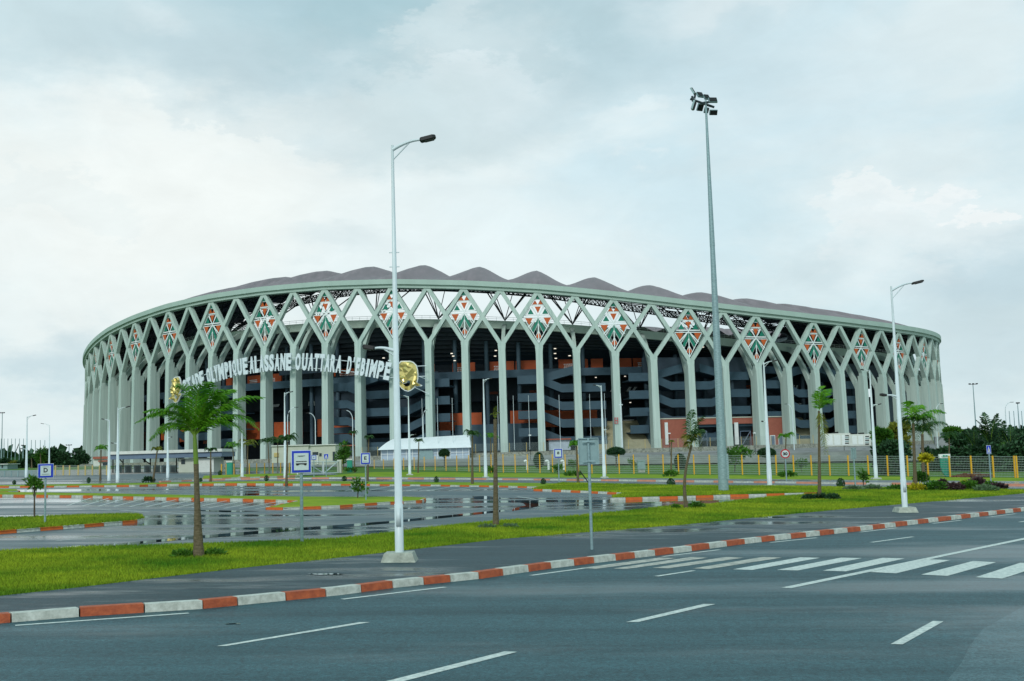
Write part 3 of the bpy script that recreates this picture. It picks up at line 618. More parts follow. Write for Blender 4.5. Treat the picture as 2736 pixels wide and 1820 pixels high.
# bowl
closed_ring('bowl_rim', [(10, lambda u: ZR(u)-2.0), (10, lambda u: ZR(u)), (11.6, lambda u: ZR(u)), (11.6, lambda u: ZR(u)-2.0)], 'rim')
mb = MB()
for a, b in zip(UF, UF[1:]):
    mb.tube([rp(a, 10.4, ZR(a)+.95), rp(b, 10.4, ZR(b)+.95)], .04, 4, cap=False); mb.tube([rp(a, 10.4, ZR(a)+.5), rp(b, 10.4, ZR(b)+.5)], .03, 4, cap=False)
    mb.tube([rp(a, 10.4, ZR(a)), rp(a, 10.4, ZR(a)+.95)], .03, 4, cap=False)
mb.build('rim_railing', 'white', ST_)
UH = [k*.5 for k in range(-96, 97)]
# stepped soffit of the upper tier, concourse back wall, stands
rows = [(10.6, lambda u: ZR(u)-1.9)]
for k in range(9):
    f = k/9; g_ = (k+1)/9; rows += [(10.6+15.4*g_, (lambda f: lambda u: (ZR(u)-2.0)*(1-f)+24.0*f)(f)), (10.6+15.4*g_, (lambda g_: lambda u: (ZR(u)-2.0)*(1-g_)+24.0*g_)(g_))]
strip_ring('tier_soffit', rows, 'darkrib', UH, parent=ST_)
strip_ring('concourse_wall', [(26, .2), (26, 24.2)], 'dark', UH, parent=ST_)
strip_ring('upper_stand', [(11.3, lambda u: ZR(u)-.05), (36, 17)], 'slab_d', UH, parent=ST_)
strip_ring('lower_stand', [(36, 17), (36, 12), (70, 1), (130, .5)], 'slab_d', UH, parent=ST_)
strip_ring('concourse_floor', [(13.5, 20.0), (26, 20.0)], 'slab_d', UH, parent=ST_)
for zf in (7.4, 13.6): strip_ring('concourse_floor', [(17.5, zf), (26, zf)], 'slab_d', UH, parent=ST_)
closed_ring('concourse_band', [(13.4, lambda u: 19.2), (13.4, lambda u: 21.15), (13.9, lambda u: 21.15), (13.9, lambda u: 19.2)], 'slab')
strip_ring('sky_block_wall', [(5.5, .2), (5.5, 17)], 'slab_d', [k*.5 for k in range(27, 60)], parent=ST_)  # added dark walls, blocking the bright sky between the end columns
strip_ring('sky_block_wall', [(5.5, .2), (5.5, 21)], 'slab_d', [k*.5 for k in range(-60, -26)], parent=ST_)
for i in range(I0, I1):
    mb = MB(); mb.tube([rp(i+.34, 16, .2), rp(i+.34, 16, ZR(i)-5.0)], .55, 12); mb.build('inner_column', 'bcol', ST_, True)
def wall_px(name, x0, x1, y0, y1, d, m, th=.5, extra=None, zz=None):
    """a curved wall piece seen between two picture columns"""
    ua, za = inv(x0, y0, d); ub, _ = inv(x1, y0, d)
    um = (x0+x1)/2; zt = inv(um, y0, d)[1]; zb = inv(um, y1, d)[1]
    if zz: zb, zt = zz
    mb = MB(); n = max(1, int((ub-ua)*2+.5))
    for k in range(n):
        a, b = ua+(ub-ua)*k/n, ua+(ub-ua)*(k+1)/n
        mb.hexa([rp(a, d, zb), rp(b, d, zb), rp(b, d+th, zb), rp(a, d+th, zb), rp(a, d, zt), rp(b, d, zt), rp(b, d+th, zt), rp(a, d+th, zt)])
    o = mb.build(name, m, ST_)
    return ua, ub, zb, zt
# orange boxes, upper level
for x0, x1, perf in ((480, 500, 0), (595, 622, 0), (657, 692, 1), (700, 743, 1), (880, 960, 1), (1122, 1140, 0), (1187, 1245, 1), (1283, 1346, 1), (1350, 1411, 0), (1461, 1537, 1), (1545, 1576, 0), (1600, 1650, 0), (1654, 1720, 1)):
    ua, ub, zb, zt = wall_px('orange_wall', x0, x1, 0, 0, 20.5, 'orange', zz=(21.3, 24.0))
    if perf:
        mb = MB()
        for r_ in range(3):
            n = int((ub-ua)*9.17*.6/.55)
            for k in range(n):
                c = rp(ua+(ub-ua)*.2+(k+.25*(r_ % 2))*.055, 20.44, 21.8+r_*.45); mb.box(c, (.34, .06, .22))
        mb.build('perforated_strip', 'white', ST_)
# orange and blue grey walls, lower level
for x0, x1, y0, y1 in ((383, 394, 1155, 1196), (430, 455, 1140, 1175), (480, 520, 1148, 1180), (543, 590, 1160, 1185), (659, 706, 1128, 1174), (732, 806, 1127, 1172), (848, 954, 1118, 1165), (1174, 1287, 1104, 1150), (1363, 1437, 1097, 1133), (1440, 1595, 1095, 1140)):
    wall_px('orange_wall', x0, x1, y0, y1, 14.5, 'orange')
for x0, x1, y0, y1 in ((870, 960, 1142, 1158), (1215, 1440, 1133, 1205), (1150, 1215, 1160, 1215), (950, 1120, 1170, 1230), (560, 640, 1150, 1165), (2052, 2103, 1080, 1117), (870, 940, 1170, 1215)):
    wall_px('blue_grey_wall', x0, x1, y0, y1, 14.0, 'slab')
for x0, x1, y0, y1 in ((1725, 1790, 955, 1118), (1790, 1990, 955, 1118), (840, 1170, 1000, 1118), (2230, 2300, 980, 1190), (2330, 2400, 980, 1190)):
    wall_px('stair_core_wall', x0, x1, y0, y1, 17.0, 'slab_d')
for x0, x1 in ((1715, 1990), (745, 905), (2200, 2420)):
    wall_px('upper_parapet', x0, x1, 955 if x0 < 2000 else 975, 998 if x0 < 2000 else 1010, 12.6, 'slab_d')
# white panels painted as the lit interior behind the concourse, orange strips as seats
for x0, x1, y0, y1, m in ((1585, 1700, 1034, 1048, 's'), (824, 862, 1071, 1085, 'g'), (893, 930, 1068, 1080, 'g'), (725, 745, 1080, 1088, 'g'), (1128, 1146, 1055, 1062, 'g'), (1496, 1521, 1040, 1048, 'o'), (1415, 1440, 1042, 1052, 'o'), (1300, 1330, 1046, 1054, 'o'),
                          (1764, 1773, 1030, 1045, 'o'), (1780, 1799, 1025, 1040, 'o'), (1856, 1888, 1015, 1025, 'o'), (1988, 2012, 1028, 1042, 'o'), (2054, 2087, 1028, 1042, 'o'), (1818, 1826, 960, 976, 'g'), (1864, 1882, 956, 977, 'g'), (1898, 1910, 1016, 1024, 'g'), (2115, 2145, 1030, 1042, 's'), (2125, 2145, 1078, 1092, 'g'), (1590, 1604, 1084, 1094, 'o'), (1664, 1690, 1121, 1134, 'g')):
    ua, za = inv(x0, y1, 25.4); ub, zb = inv(x1, y0, 25.4); mb = MB()
    if m == 's':
        n = int((ub-ua)*9.17/1.6)
        for k in range(n):
            if k % 3 == 2: continue
            a = ua+(ub-ua)*k/n; b = ua+(ub-ua)*(k+.55)/n; mb.face([rp(a, 25.3, za), rp(b, 25.3, za), rp(b+.12, 25.3, zb), rp(a+.12, 25.3, zb)])
    elif m == 'o':
        for k in range(4):
            z = za+(zb-za)*k/4; mb.face([rp(ua, 25.3, z), rp(ub, 25.3, z), rp(ub, 25.3, z+(zb-za)*.13), rp(ua, 25.3, z+(zb-za)*.13)])
    else: mb.face([rp(ua, 25.3, za), rp(ub, 25.3, za), rp(ub+.06, 25.3, zb), rp(ua+.03, 25.3, zb)])
    mb.build('seat_row' if m == 'o' else 'painted_light_panel', 'orange' if m == 'o' else 'white', ST_)
# ceiling lamps under the tier
for k, (x, y) in enumerate([(1325, 937), (1207, 945), (1211, 952), (1215, 964), (1483, 932), (1483, 945), (1485, 958), (1522, 951), (1323, 952), (1592, 1009), (1670, 1006), (1025, 957), (983, 1043), (1006, 1044), (939, 1017), (2002, 988), (2062, 989), (2114, 995), (2128, 936), (1976, 922), (1878, 928), (2230, 947), (540, 915), (1499, 1082), (1684, 1076), (1999, 1087)]):
    d = 13 if y < 970 else 20; u, z = inv(x, y, d); mb = MB(); mb.tube([rp(u, d, z-.06), rp(u, d, z+.12)], .32 if y < 990 else .25, 10); mb.build('ceiling_lamp', 'lampglow', ST_)
# V shaped stair towers: landings, sloping parapets
def stair(um, left=True, right=True, zs=(16.7, 12.3, 8.0, 3.7), up=2.35, d=6.0, hl=.62, fl=.62, ll=.62, top=True):
    mb = MB()
    def band(pts, h=2.05):
        for (a, za), (b, zb_) in zip(pts, pts[1:]):
            n = 2
            for k in range(n):
                ua, ub = a+(b-a)*k/n, a+(b-a)*(k+1)/n; z0, z1_ = za+(zb_-za)*k/n, za+(zb_-za)*(k+1)/n
                mb.hexa([rp(ua, d, z0-h), rp(ub, d, z1_-h), rp(ub, d+.25, z1_-h), rp(ua, d+.25, z0-h), rp(ua, d, z0), rp(ub, d, z1_), rp(ub, d+.25, z1_), rp(ua, d+.25, z0)])
                mb.hexa([rp(ua, d+.25, z0-h+.05), rp(ub, d+.25, z1_-h+.05), rp(ub, d+7, z1_-h+.05), rp(ua, d+7, z0-h+.05), rp(ua, d+.25, z0-h+.35), rp(ub, d+.25, z1_-h+.35), rp(ub, d+7, z1_-h+.35), rp(ua, d+7, z0-h+.35)])
    for z in zs:
        pts = [(um-hl, z), (um+hl, z)]
        if left: pts = [(um-hl-fl-ll, z+up), (um-hl-fl, z+up)]+pts
        if right: pts = pts+[(um+hl+fl, z+up), (um+hl+fl+ll, z+up)]
        band(pts)
    if top:
        if left: band([(um-hl-fl-.05, 18.9), (um-hl+.35, 21.2)])
        if right: band([(um+hl-.35, 21.2), (um+hl+fl+.05, 18.9)])
    mb.build('stair_tower', 'slab', ST_)
stair(-2.45); stair(3.2, True, False); stair(6.35); stair(-9.6); stair(10.6, zs=(14.5, 10.5, 6.5, 2.5))
# brick base, big steps
ua, ub, zb, zt = wall_px('brick_wall', 1759, 1840, 1117, 1197, 3.6, 'brick', th=6)
wall_px('brick_wall', 1840, 2024, 1117, 1133, 3.6, 'brick', th=6)
wall_px('brick_wall', 2026, 2103, 1116, 1192, 3.6, 'brick', th=6)
wall_px('brick_coping', 1759, 2103, 1114.5, 1117, 3.45, 'cream', th=6.3)
wall_px('opening_lintel', 1840, 2024, 1133, 1140, 4.2, 'slab', th=5)
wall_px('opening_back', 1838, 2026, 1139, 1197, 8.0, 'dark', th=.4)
for x0, x1 in ((1776, 1784), (1962, 1972)): wall_px('white_frame', x0, x1, 1129, 1188, 3.3, 'white', th=.3)
for x0, x1 in ((2034, 2054), (2058, 2071), (2080, 2092)):
    wall_px('window_frame', x0, x1, 1163, 1192, 3.35, 'white', th=.2); wall_px('window_pane', x0+1.6, x1-1.6, 1165, 1190, 3.25, 'fascia', th=.12)
for x0, x1 in ((1866, 1888), (1980, 2005)):
    mb = MB(); ua, z0_ = inv(x0, 1195, 3.9); ub, z1_ = inv(x1, 1152, 3.9)
    for a, b in (((ua, z0_), (ua, z1_)), ((ub, z0_), (ub, z1_)), ((ua, z1_), (ub, z1_)), ((ua, z0_), (ub, z1_)), ((ua, (z0_+z1_)/2), (ub, (z0_+z1_)/2))): mb.tube([rp(a[0], 3.9, a[1]), rp(b[0], 3.9, b[1])], .10, 5)
    mb.build('steel_gate', 'fascia', ST_)
def big_steps(x0, x1, y0, y1):
    u0_, _ = inv(x0, y1, 6); u1_, _ = inv(x1, y1, 6); mb = MB(); n = 22
    for k in range(n):
        z = .3+7.2*(k+1)/n; d = 4+13*k/n
        for a, b in ((u0_, (u0_+u1_)/2), ((u0_+u1_)/2, u1_)): mb.hexa([rp(a, d, .2), rp(b, d, .2), rp(b, 18, .2), rp(a, 18, .2), rp(a, d, z), rp(b, d, z), rp(b, 18, z), rp(a, 18, z)])
    mb.build('entrance_steps', 'steps', ST_)
big_steps(1597, 1748, 1133, 1197); big_steps(2108, 2235, 1133, 1190)
wall_px('blue_grey_wall', 1735, 1750, 1100, 1197, 5, 'slab', th=12)
wall_px('kiosk_roof', 1457, 1526, 1172, 1175.5, 3.2, 'brick', th=4); wall_px('kiosk_wall', 1466, 1524, 1176, 1203, 3.9, 'tent_w', th=.3)
wall_px('kiosk_roof', 905, 965, 1189, 1192, 3.2, 'brick', th=4)
mb = MB()
for (x, y, t) in ((1647, 1124, 'H'),):
    u, z = inv(x, y, -1.3, z=10)
    for a, b, c, e_ in ((-.35, 0, .14, 1.5), (.35, 0, .14, 1.5), (0, 0, .6, .16), (0, .62, .9, .14), (0, -.62, .9, .14)):
        mb.box(rp(u, -1.22, z+b)+(rp(u+.1, 0, 0)-rp(u, 0, 0)).normalized()*a, (c, .05, e_))
mb.build('column_number', 'red', ST_)
# ------------------------------------------------------------------ text helper
def glyph(ch, bold=.0, ext=.5):
    cu = bpy.data.curves.new('t', 'FONT'); cu.body = ch; cu.extrude = ext; cu.offset = bold; cu.size = 1; cu.resolution_u = 3
    o = bpy.data.objects.new('t', cu); COL.objects.link(o); dg = bpy.context.evaluated_depsgraph_get(); dg.update()
    me = bpy.data.meshes.new_from_object(o.evaluated_get(dg)); bpy.data.objects.remove(o); bpy.data.curves.remove(cu); return me
def text_mesh(name, txt, origin, xd, yd, w, h, th, m, parent=None, bold=.02):
    """mesh of txt stretched to w x h, lower left corner at origin, axes xd (right) and yd (up)"""
    me = glyph(txt, bold); co = np.array([tuple(v.co) for v in me.vertices]); lo, hi = co.min(0), co.max(0)
    nd = xd.cross(yd).normalized(); o0 = parent_loc(parent) if parent is not None else Vector((0, 0, 0))
    for v in me.vertices:
        a, b, c = ((v.co[k]-lo[k])/max(1e-6, hi[k]-lo[k]) for k in range(3))
        v.co = origin+xd*(a*w)+yd*(b*h)+nd*((c-.5)*th)-o0
    me.materials.clear(); me.materials.append(M[m]); me.name = name
    o = bpy.data.objects.new(name, me); COL.objects.link(o)
    if parent is not None: o.parent = parent
    return o
# big lettering
SG = thing('lettering_sign', 'arched row of big white capital letters hung across the stadium columns', 'sign', tuple(ring(-5, -3, 24)))
LT = [('S', 491.7, 1016), ('T', 503, 1009), ('A', 514.5, 1003), ('D', 525.5, 998), ('E', 536.5, 993), ('O', 555, 984), ('L', 566, 980), ('Y', 575.5, 976), ('M', 589, 971.5), ('P', 604, 967), ('I', 614, 964), ('Q', 625, 962), ('U', 639, 957.5), ('E', 654, 955),
      ('A', 672, 953), ('L', 685, 951.5), ('A', 699, 950), ('S', 712.5, 949), ('S', 726, 948), ('A', 741, 947), ('N', 757, 946), ('E', 772.5, 945), ('O', 798, 943.5), ('U', 816, 943.5), ('A', 833, 944), ('T', 848.6, 944.7), ('T', 863, 945.5), ('A', 878, 947), ('R', 893, 948.3), ('A', 909, 950),
      ('D', 936.5, 952), ("'", 948.5, 953.5), ('E', 960, 954.5), ('B', 974, 956.5), ('I', 986, 959), ('M', 1001.6, 962), ('P', 1021, 966), ('E', 1040, 970)]
LU = [inv(x, y, -3.0, z=26) for _, x, y in LT]; us = [a for a, _ in LU]; zf_ = np.polyfit(us, [b for _, b in LU], 3)
ztop = lambda u: float(np.polyval(zf_, u))
LH = 4.35
for k, (ch, x, y) in enumerate(LT):
    u = us[k]; gap = min(us[k]-us[k-1] if k else 9, us[k+1]-us[k] if k < len(LT)-1 else 9)*9.17
    w = max(.95, min(1.5, gap*.90)); w = {'I': min(.62, w), "'": .35, 'M': w*1.25, 'L': w*.86}.get(ch, w)
    ph = ring(u+.05, -3, ztop(u+.05)); pl = ring(u-.05, -3, ztop(u-.05)); xd = (ph-pl).normalized()
    nrm = (ring(u, -4, 0)-ring(u, -3, 0)).normalized(); yd = nrm.cross(xd).normalized(); yd = yd if yd.z > 0 else -yd
    top = ring(u, -3.0, ztop(u)); hh = LH*(.3 if ch == "'" else 1)
    text_mesh('letter', ch, top-xd*w/2-yd*hh, xd, yd, w, hh, .32, 'letter', SG, bold=.048)
    if ch == 'E' and k == len(LT)-1:
        mb = MB(); mb.box(top+yd*.45, (.7, .4, .3), rot=0); mb.build('accent', 'letter', SG)
mb = MB(); uu = np.linspace(us[0]-.6, us[-1]+1.0, 60)
for f in (.28, .86): mb.tube([ring(u, -2.6, ztop(min(max(u, us[0]), us[-1]))-LH*f) for u in uu], .09, 6)
mb.build('mounting_rail', 'letter', SG)
mb = MB()
for k in range(-10, 0):
    for f in (.28, .86):
        if us[0]-.3 < k < us[-1]+.3: mb.tube([ring(CU(k), -2.6, ztop(k)-LH*f), ring(CU(k), -1.0, ztop(k)-LH*f)], .09, 6)
mb.build('bracket', 'letter', SG)
def emblem(cx, cy, pw, phh, label, u, foresh=1.0, flip=False):
    pts = [(520, 375), (850, 385), (960, 430), (1070, 540), (1110, 700), (1122, 850), (1108, 1000), (1075, 1100), (1260, 1205), (1190, 1240), (1010, 1220), (960, 1280), (860, 1350), (760, 1380), (640, 1350), (520, 1270), (440, 1170), (330, 1090), (300, 1020), (380, 1050), (480, 1060), (560, 1120), (640, 1210), (740, 1240), (815, 1205), (850, 1130), (840, 1060), (760, 1020), (700, 1100), (610, 1120), (500, 1030), (390, 930), (350, 850), (345, 700), (380, 560), (440, 450)]
    X = [(a-735)/955 for a, b in pts]; Y = [(878-b)/1010 for a, b in pts]
    uz, zz = inv(cx, cy, -3.3, u=u, z=22); c = ring(uz, -3.3, zz); nrm = (ring(uz, -4.3, 0)-ring(uz, -3.3, 0)).normalized(); xd = Vector((-nrm.y, nrm.x, 0)); xd = xd if xd.x > 0 else -xd
    if flip: X = [-a for a in X]
    t = thing('elephant_emblem', label, 'emblem', tuple(c), 'gold elephant heads at the ends of the lettering')
    Wm, Hm = pw, phh; mb = MB(); P = [c+xd*a*Wm+Vector((0, 0, b*Hm)) for a, b in zip(X, Y)]
    mb.prism(P, -nrm*.35); mb.build('backing_plate', 'white', t)
    # facets
    rnd = random.Random(3); ins = [Vector((a*.94, b*.94)) for a, b in zip(X, Y)]; n0 = len(ins); free = []
    while len(free) < 55:
        q = Vector((rnd.uniform(-.45, .5), rnd.uniform(-.5, .5))); ok = False
        for k in range(n0):
            a, b = ins[k], ins[(k+1) % n0]
            if (a.y > q.y) != (b.y > q.y) and q.x < (b.x-a.x)*(q.y-a.y)/(b.y-a.y)+a.x: ok = not ok
        if ok and all((q-f).length > .05 for f in free): free.append(q)
    r = delaunay_2d_cdt(ins+free, [], [list(range(n0))], 1, 1e-4); V2, _, Fc = r[0], r[1], r[2]
    mb = MB(); mb.v = []
    for q in V2:
        edge = min((q-Vector((a, b))).length for a, b in zip(X, Y)) < .035
        h = .06 if edge else rnd.uniform(.15, .85); mb.v.append(tuple(c+xd*q.x*Wm+Vector((0, 0, q.y*Hm))+nrm*h))
    mb.f = [tuple(f) for f in Fc]; mb.m = [0]*len(Fc); mb.build('faceted_head', 'gold', t)
emblem(1088, 1005, 6.9, 7.6, 'gold elephant head emblem at the right end of the lettering beside the lamp post', -1.6)
emblem(470, 1042, 5.2, 7.2, 'gold elephant head emblem at the left end of the lettering behind the big palm', -10.2, flip=True)
mb = MB()
for a, b in (((1112, 1003), (1144, 1015)), ((1106, 1034), (1146, 1053))):
    p = inv(*a, -3.2, u=-1.4, z=22); q = inv(*b, -1.4, u=-1, z=22); mb.tube([ring(p[0], -3.2, p[1]), ring(q[0], -1.4, q[1])], .09, 6)
mb.build('support_cable', 'letter', SG)
# railing fence on the retaining wall
def bar_fence(name, label, pts, hs, nwire, mp, mw, pr=.07, base=None, post_pts=None, wr=.012, name_post='post'):
    """pts: foot points; hs heights; wires run between neighbouring posts"""
    t = thing(name, label, 'fence', tuple(pts[0]))
    for p, h in zip(pts, hs):
        mb = MB(); mb.box(p+Vector((0, 0, h/2)), (pr*2, pr*2, h)); mb.build(name_post, mp, t)
    mb = MB()
    for (a, ha), (b, hb) in zip(zip(pts, hs), list(zip(pts, hs))[1:]):
        for k in range(nwire):
            f = .06+.90*k/(nwire-1); mb.tube([a+Vector((0, 0, ha*f)), b+Vector((0, 0, hb*f))], wr, 4, cap=False)
        n = 14
        for q in range(1, n):
            c = a.lerp(b, q/n); mb.tube([c+Vector((0, 0, .05)), c+Vector((0, 0, ha*.95))], wr*.35, 3, cap=False)
    mb.build('wire_mesh', mw, t); return t
wp = [ring(-3.6+k*.40, -WALL+.3, .28) for k in range(46)]
bar_fence('wall_fence', 'thin mesh fence with pale yellow posts standing on top of the stone retaining wall', wp, [2.1]*len(wp), 9, 'yellow_p', 'wire', .05, wr=.016)
# ------------------------------------------------------------------ street lamps
GL = 'double armed street lamps along the roads'
def hpx(B, py, px=None):
    """height above B of picture row py"""
    x = px if px is not None else proj(B)[0]
    d = ray(x, py); return d.z*(B.y/d.y)-B.z
def lamp(px, py, top, label, up=None, low=None, rb=.09, rt=.035, plinth=False, group=GL, B=None, near=False):
    """up / low: (px, py) of the head centre; attach heights follow"""
    B = B or GP(px, py); t = thing('street_lamp', label, 'street lamp', tuple(B), group); s = mpp(B.y)
    z0 = 0
    if plinth:
        mb = MB(); a, h = (.40, .20) if near else (.42, .16)
        mb.hexa([B+Vector(q) for q in ((-a, -a, -.02), (a, -a, -.02), (a, a, -.02), (-a, a, -.02), (-a*.8, -a*.8, h), (a*.8, -a*.8, h), (a*.8, a*.8, h), (-a*.8, a*.8, h))]); mb.build('plinth', 'plinth', t); z0 = h
    H = hpx(B, top[1], top[0]); T = B+Vector(((at(*top, B.y)-B).x*0+0, 0, H))
    n = 14 if near else 8
    mb = MB(); mb.tube([B+Vector((0, 0, z0)), B+Vector((0, 0, z0+1.1)), B+Vector((0, 0, z0+1.1)), T], [rb*1.12, rb*1.10, rb, rt], n)
    if near:
        for f in (.70, .735): mb.tube([B+Vector((-.12, 0, H*f)), B+Vector((.12, 0, H*f))], .012, 5)
        mb.box(B+Vector((0, -rb*1.1, 1.0)), (.11, .03, .42))
    mb.build('pole', 'lampw', t, True)
    for hd, lo in ((up, False), (low, True)):
        if hd is None: continue
        hp = at(hd[0], hd[1], B.y); dx = hp.x-B.x - 0
        # the pole leans in the picture only through perspective: measure sideways reach at the head's own height
        zz = hp.z-B.z; dx = hp.x-B.x; sg = 1 if dx > 0 else -1; L = abs(dx)
        hl = min(.62, L*.42); st = zz-L*.30 if not lo else zz-L*.22
        if lo: st = zz-.0-L*.18
        p0 = B+Vector((0, 0, st)); pe = B+Vector((sg*(L-hl/2), 0, zz-.03))
        mid = p0.lerp(pe, .55)+Vector((0, 0, .12*L)); arc = []
        for q in range(9):
            a = q/8; arc.append(p0*(1-a)**2+mid*2*a*(1-a)+pe*a*a)
        mb = MB(); mb.tube(arc, [.045-.018*q/8 for q in range(9)], 8 if near else 5)
        mb.tube([B+Vector((0, 0, st-L*(.30 if not lo else .2))), arc[5]], .018, 5)
        mb.build('arm', 'lampw', t, True)
        c = pe+Vector((sg*hl*.5, 0, .03)); tl = math.atan2(.22, 1)*sg
        m = Matrix.Rotation(-tl, 3, 'Y'); mb = MB(); hw_, hh_ = .13, .055
        pr = []
        for q, (a, w, h) in enumerate(((-.5, .45, .6), (-.42, .9, 1), (.3, 1, 1), (.46, .75, .7), (.5, .3, .35))):
            pr.append([c+m @ Vector((a*hl*1.1*sg, y*hw_*w, z*hh_*h)) for y, z in ((-1, -.8), (1, -.8), (.8, .8), (-.8, .8))])
        for a, b in zip(pr, pr[1:]): mb.hexa(a+b)
        hd_ = mb.build('lamp_head', 'lampd', t)
        if near:
            mb = MB(); mb.box(c+m @ Vector((.03*sg, 0, -hh_*.95)), (hl*.62, hw_*1.4, .02), mtx=m); mb.build('lens', 'lens', hd_)
    return t
near_b = G(1068, 1512)+Vector((0, 0, .11))
lamp(0, 0, (1035, 389), 'tall white double arm street lamp on a concrete plinth, nearest to the camera', up=(1143, 370), low=(985, 928), rb=.09, rt=.032, plinth=True, B=near_b, near=True)
lamp(0, 0, (2384, 765), 'tall white street lamp on the pavement at the right, crossing the stadium edge', up=(2452, 754), low=(2360, 1055), rb=.10, rt=.035, plinth=True, B=GP(2419, 1376)+Vector((0, 0, .11)), near=True)
for a in [(2057, 1302, (2045, 968), 'white street lamp just right of the floodlight mast on the grass island', (2070, 964), (2037, 1126), True),
          (2341, 1281, (2325, 990), 'white street lamp beyond the far road in front of the white containers', (2304, 988), (2350, 1080), True),
          (1298, 1278, (1290, 1013), 'white street lamp on the far verge right of the white tent', (1312, 1011), None, True),
          (1615, 1278, (1609, 1030), 'white street lamp on the far verge just right of the grey sign back', (1588, 1029), (1624, 1147), True),
          (1095, 1270, (1093, 1059), 'white street lamp on the far verge in front of the white tent', (1074, 1057), (1109, 1161), True),
          (762, 1278, (759, 1049), 'white street lamp seen just left of the blue bus stop sign', (779, 1047), None, False),
          (314, 1289, (317, 1089), 'white street lamp on the grass strip before the left stadium columns', (342, 1087), (300, 1184), False),
          (291, 1285, (289, 1122), 'shorter white street lamp beside the end of the gatehouse canopy', (275, 1120), None, False),
          (70, 1276, (74, 1113), 'white street lamp left of the blue letter D sign at the left edge', (92, 1110), (58, 1199), False),
          (131, 1256, (131, 1137), 'distant white street lamp standing behind the trees at the left', (113, 1132), None, False),
          (448, 1277, (446, 1150), 'white street lamp beside the gatehouse canopy left of the big palm', None, (458, 1168), False),
          (647, 1277, (647, 1150), 'white street lamp right of the big palm before the fence', (660, 1180), None, True)]:
    lamp(a[0], a[1], a[2], a[3], up=a[4], low=a[5], plinth=a[6], rb=.16, rt=.05)
def goose(px, py, top, hx, label, Y):
    z = at(px, py, Y); z.z = terr(z.x, z.y); t = thing('curved_lamp', label, 'street lamp', tuple(z), 'curved lamps on the stadium plaza')
    H = hpx(z, top); L = (hx-px)*mpp(Y); mb = MB(); pts = [z, z+Vector((0, 0, H*.82))]+[z+Vector((L*(1-math.cos(a)), 0, H*.82+H*.18*math.sin(a))) for a in (.3, .6, .9, 1.2, 1.5)]
    mb.tube(pts, [.13, .10]+[.08]*5, 6); mb.build('pole', 'lampw', t, True); mb = MB(); mb.box(pts[-1]+Vector((L*.2, 0, 0)), (abs(L)*.5, .3, .12)); mb.build('lamp_head', 'lampd', t)
for px, py, top, hx, lb, Y in ((843, 1190, 1103, 825, 'curved white lamp rising behind the cream guardhouse', 262), (943, 1192, 1096, 925, 'curved white lamp behind the letter E sign', 262), (769, 1190, 1089, 790, 'curved white lamp above the left end of the cream guardhouse', 262),
                               (1131, 1160, 1096, 1140, 'curved white lamp above the roof of the tent', 262), (2122, 1195, 1079, 2108, 'curved lamp in front of the right entrance steps', 262), (2689, 1140, 1075, 2706, 'curved lamp rising above the palms at the right edge', 300), (2503, 1150, 1079, 2518, 'curved lamp in front of the last stadium columns at the right', 230)):
    goose(px, py, top, hx, lb, Y)
def high_mast(px, py, top, w, label, Y):
    z = at(px, py, Y); t = thing('flood_mast', label, 'light mast', tuple(z), 'distant light masts'); H = hpx(z, top); mb = MB(); mb.tube([z-Vector((0, 0, 6)), z+Vector((0, 0, H))], [.22, .1], 6)
    mb.build('pole', 'galv', t); mb = MB(); W_ = w*mpp(Y); mb.box(z+Vector((0, 0, H)), (W_, .12, .12))
    for k in (-1, 0, 1): mb.box(z+Vector((W_*.45*k, -.2, H+.15)), (W_*.22, .5, .3))
    mb.build('lamp_cluster', 'lampd', t)
for a in ((2608, 1150, 1027, 21, 'distant light mast with a wide crossbar right of the stadium', 320), (2724, 1150, 1078, 8, 'distant light mast with twin lamps at the right edge', 320), (184, 1235, 1190, 14, 'distant light mast behind the trees left of the stadium', 420), (4, 1240, 1104, 12, 'distant light mast cut by the left edge of the photo', 400), (60, 1235, 1191, 6, 'small distant light mast among the flagpoles', 420)): high_mast(*a)
# flagpoles
def flagpole(px, py, top, Y, group, label, m='lampw', r=.06):
    z = at(px, py, Y); H = hpx(z, top); mb = MB(); mb.tube([z, z+Vector((0, 0, H))], [r, r*.7], 6); o = mb.build('flagpole', m); tag(o, label, 'flagpole', group)
for x in (2, 10, 20, 30, 40, 51, 62, 83, 94, 107, 119): flagpole(x, 1240, 1172 if x < 70 else 1176, 420, 'distant flagpoles at the left', 'thin pale flagpole in the distant row at the left edge', 'galv', .13)
for x in (2700, 2712, 2733): flagpole(x, 1150, 1098, 360, 'distant flagpoles at the right', 'thin pale flagpole in the distance behind the right trees', 'galv', .13)
for x, tp in ((1130, 1065), (1171, 1064), (1211, 1063), (1333, 1058), (1375, 1057), (1416, 1056), (1457, 1057), (1498, 1055), (1580, 1053), (1620, 1051)):
    flagpole(x, 1203-(x-1300)*.012, tp, 258, 'flagpoles before the stadium', 'bare white flagpole standing on the plaza before the columns')
def ticket_lamp(px, top, label):
    z = at(px+4, 1204, 258); t = thing('plaza_lamp', label, 'lamp post', tuple(z)); H = hpx(z, top); mb = MB(); mb.tube([z, z+Vector((0, 0, H*.75)), z+Vector((0, 0, H))], [.22, .18, .07], 7); mb.build('pole', 'lampw', t)
    mb = MB(); mb.box(z+Vector((0, 0, H*.8)), (.9, .2, .2)); mb.build('bracket', 'lampw', t)
ticket_lamp(1659, 1051, 'thick white lamp post before the right side of the khaki entrance steps')
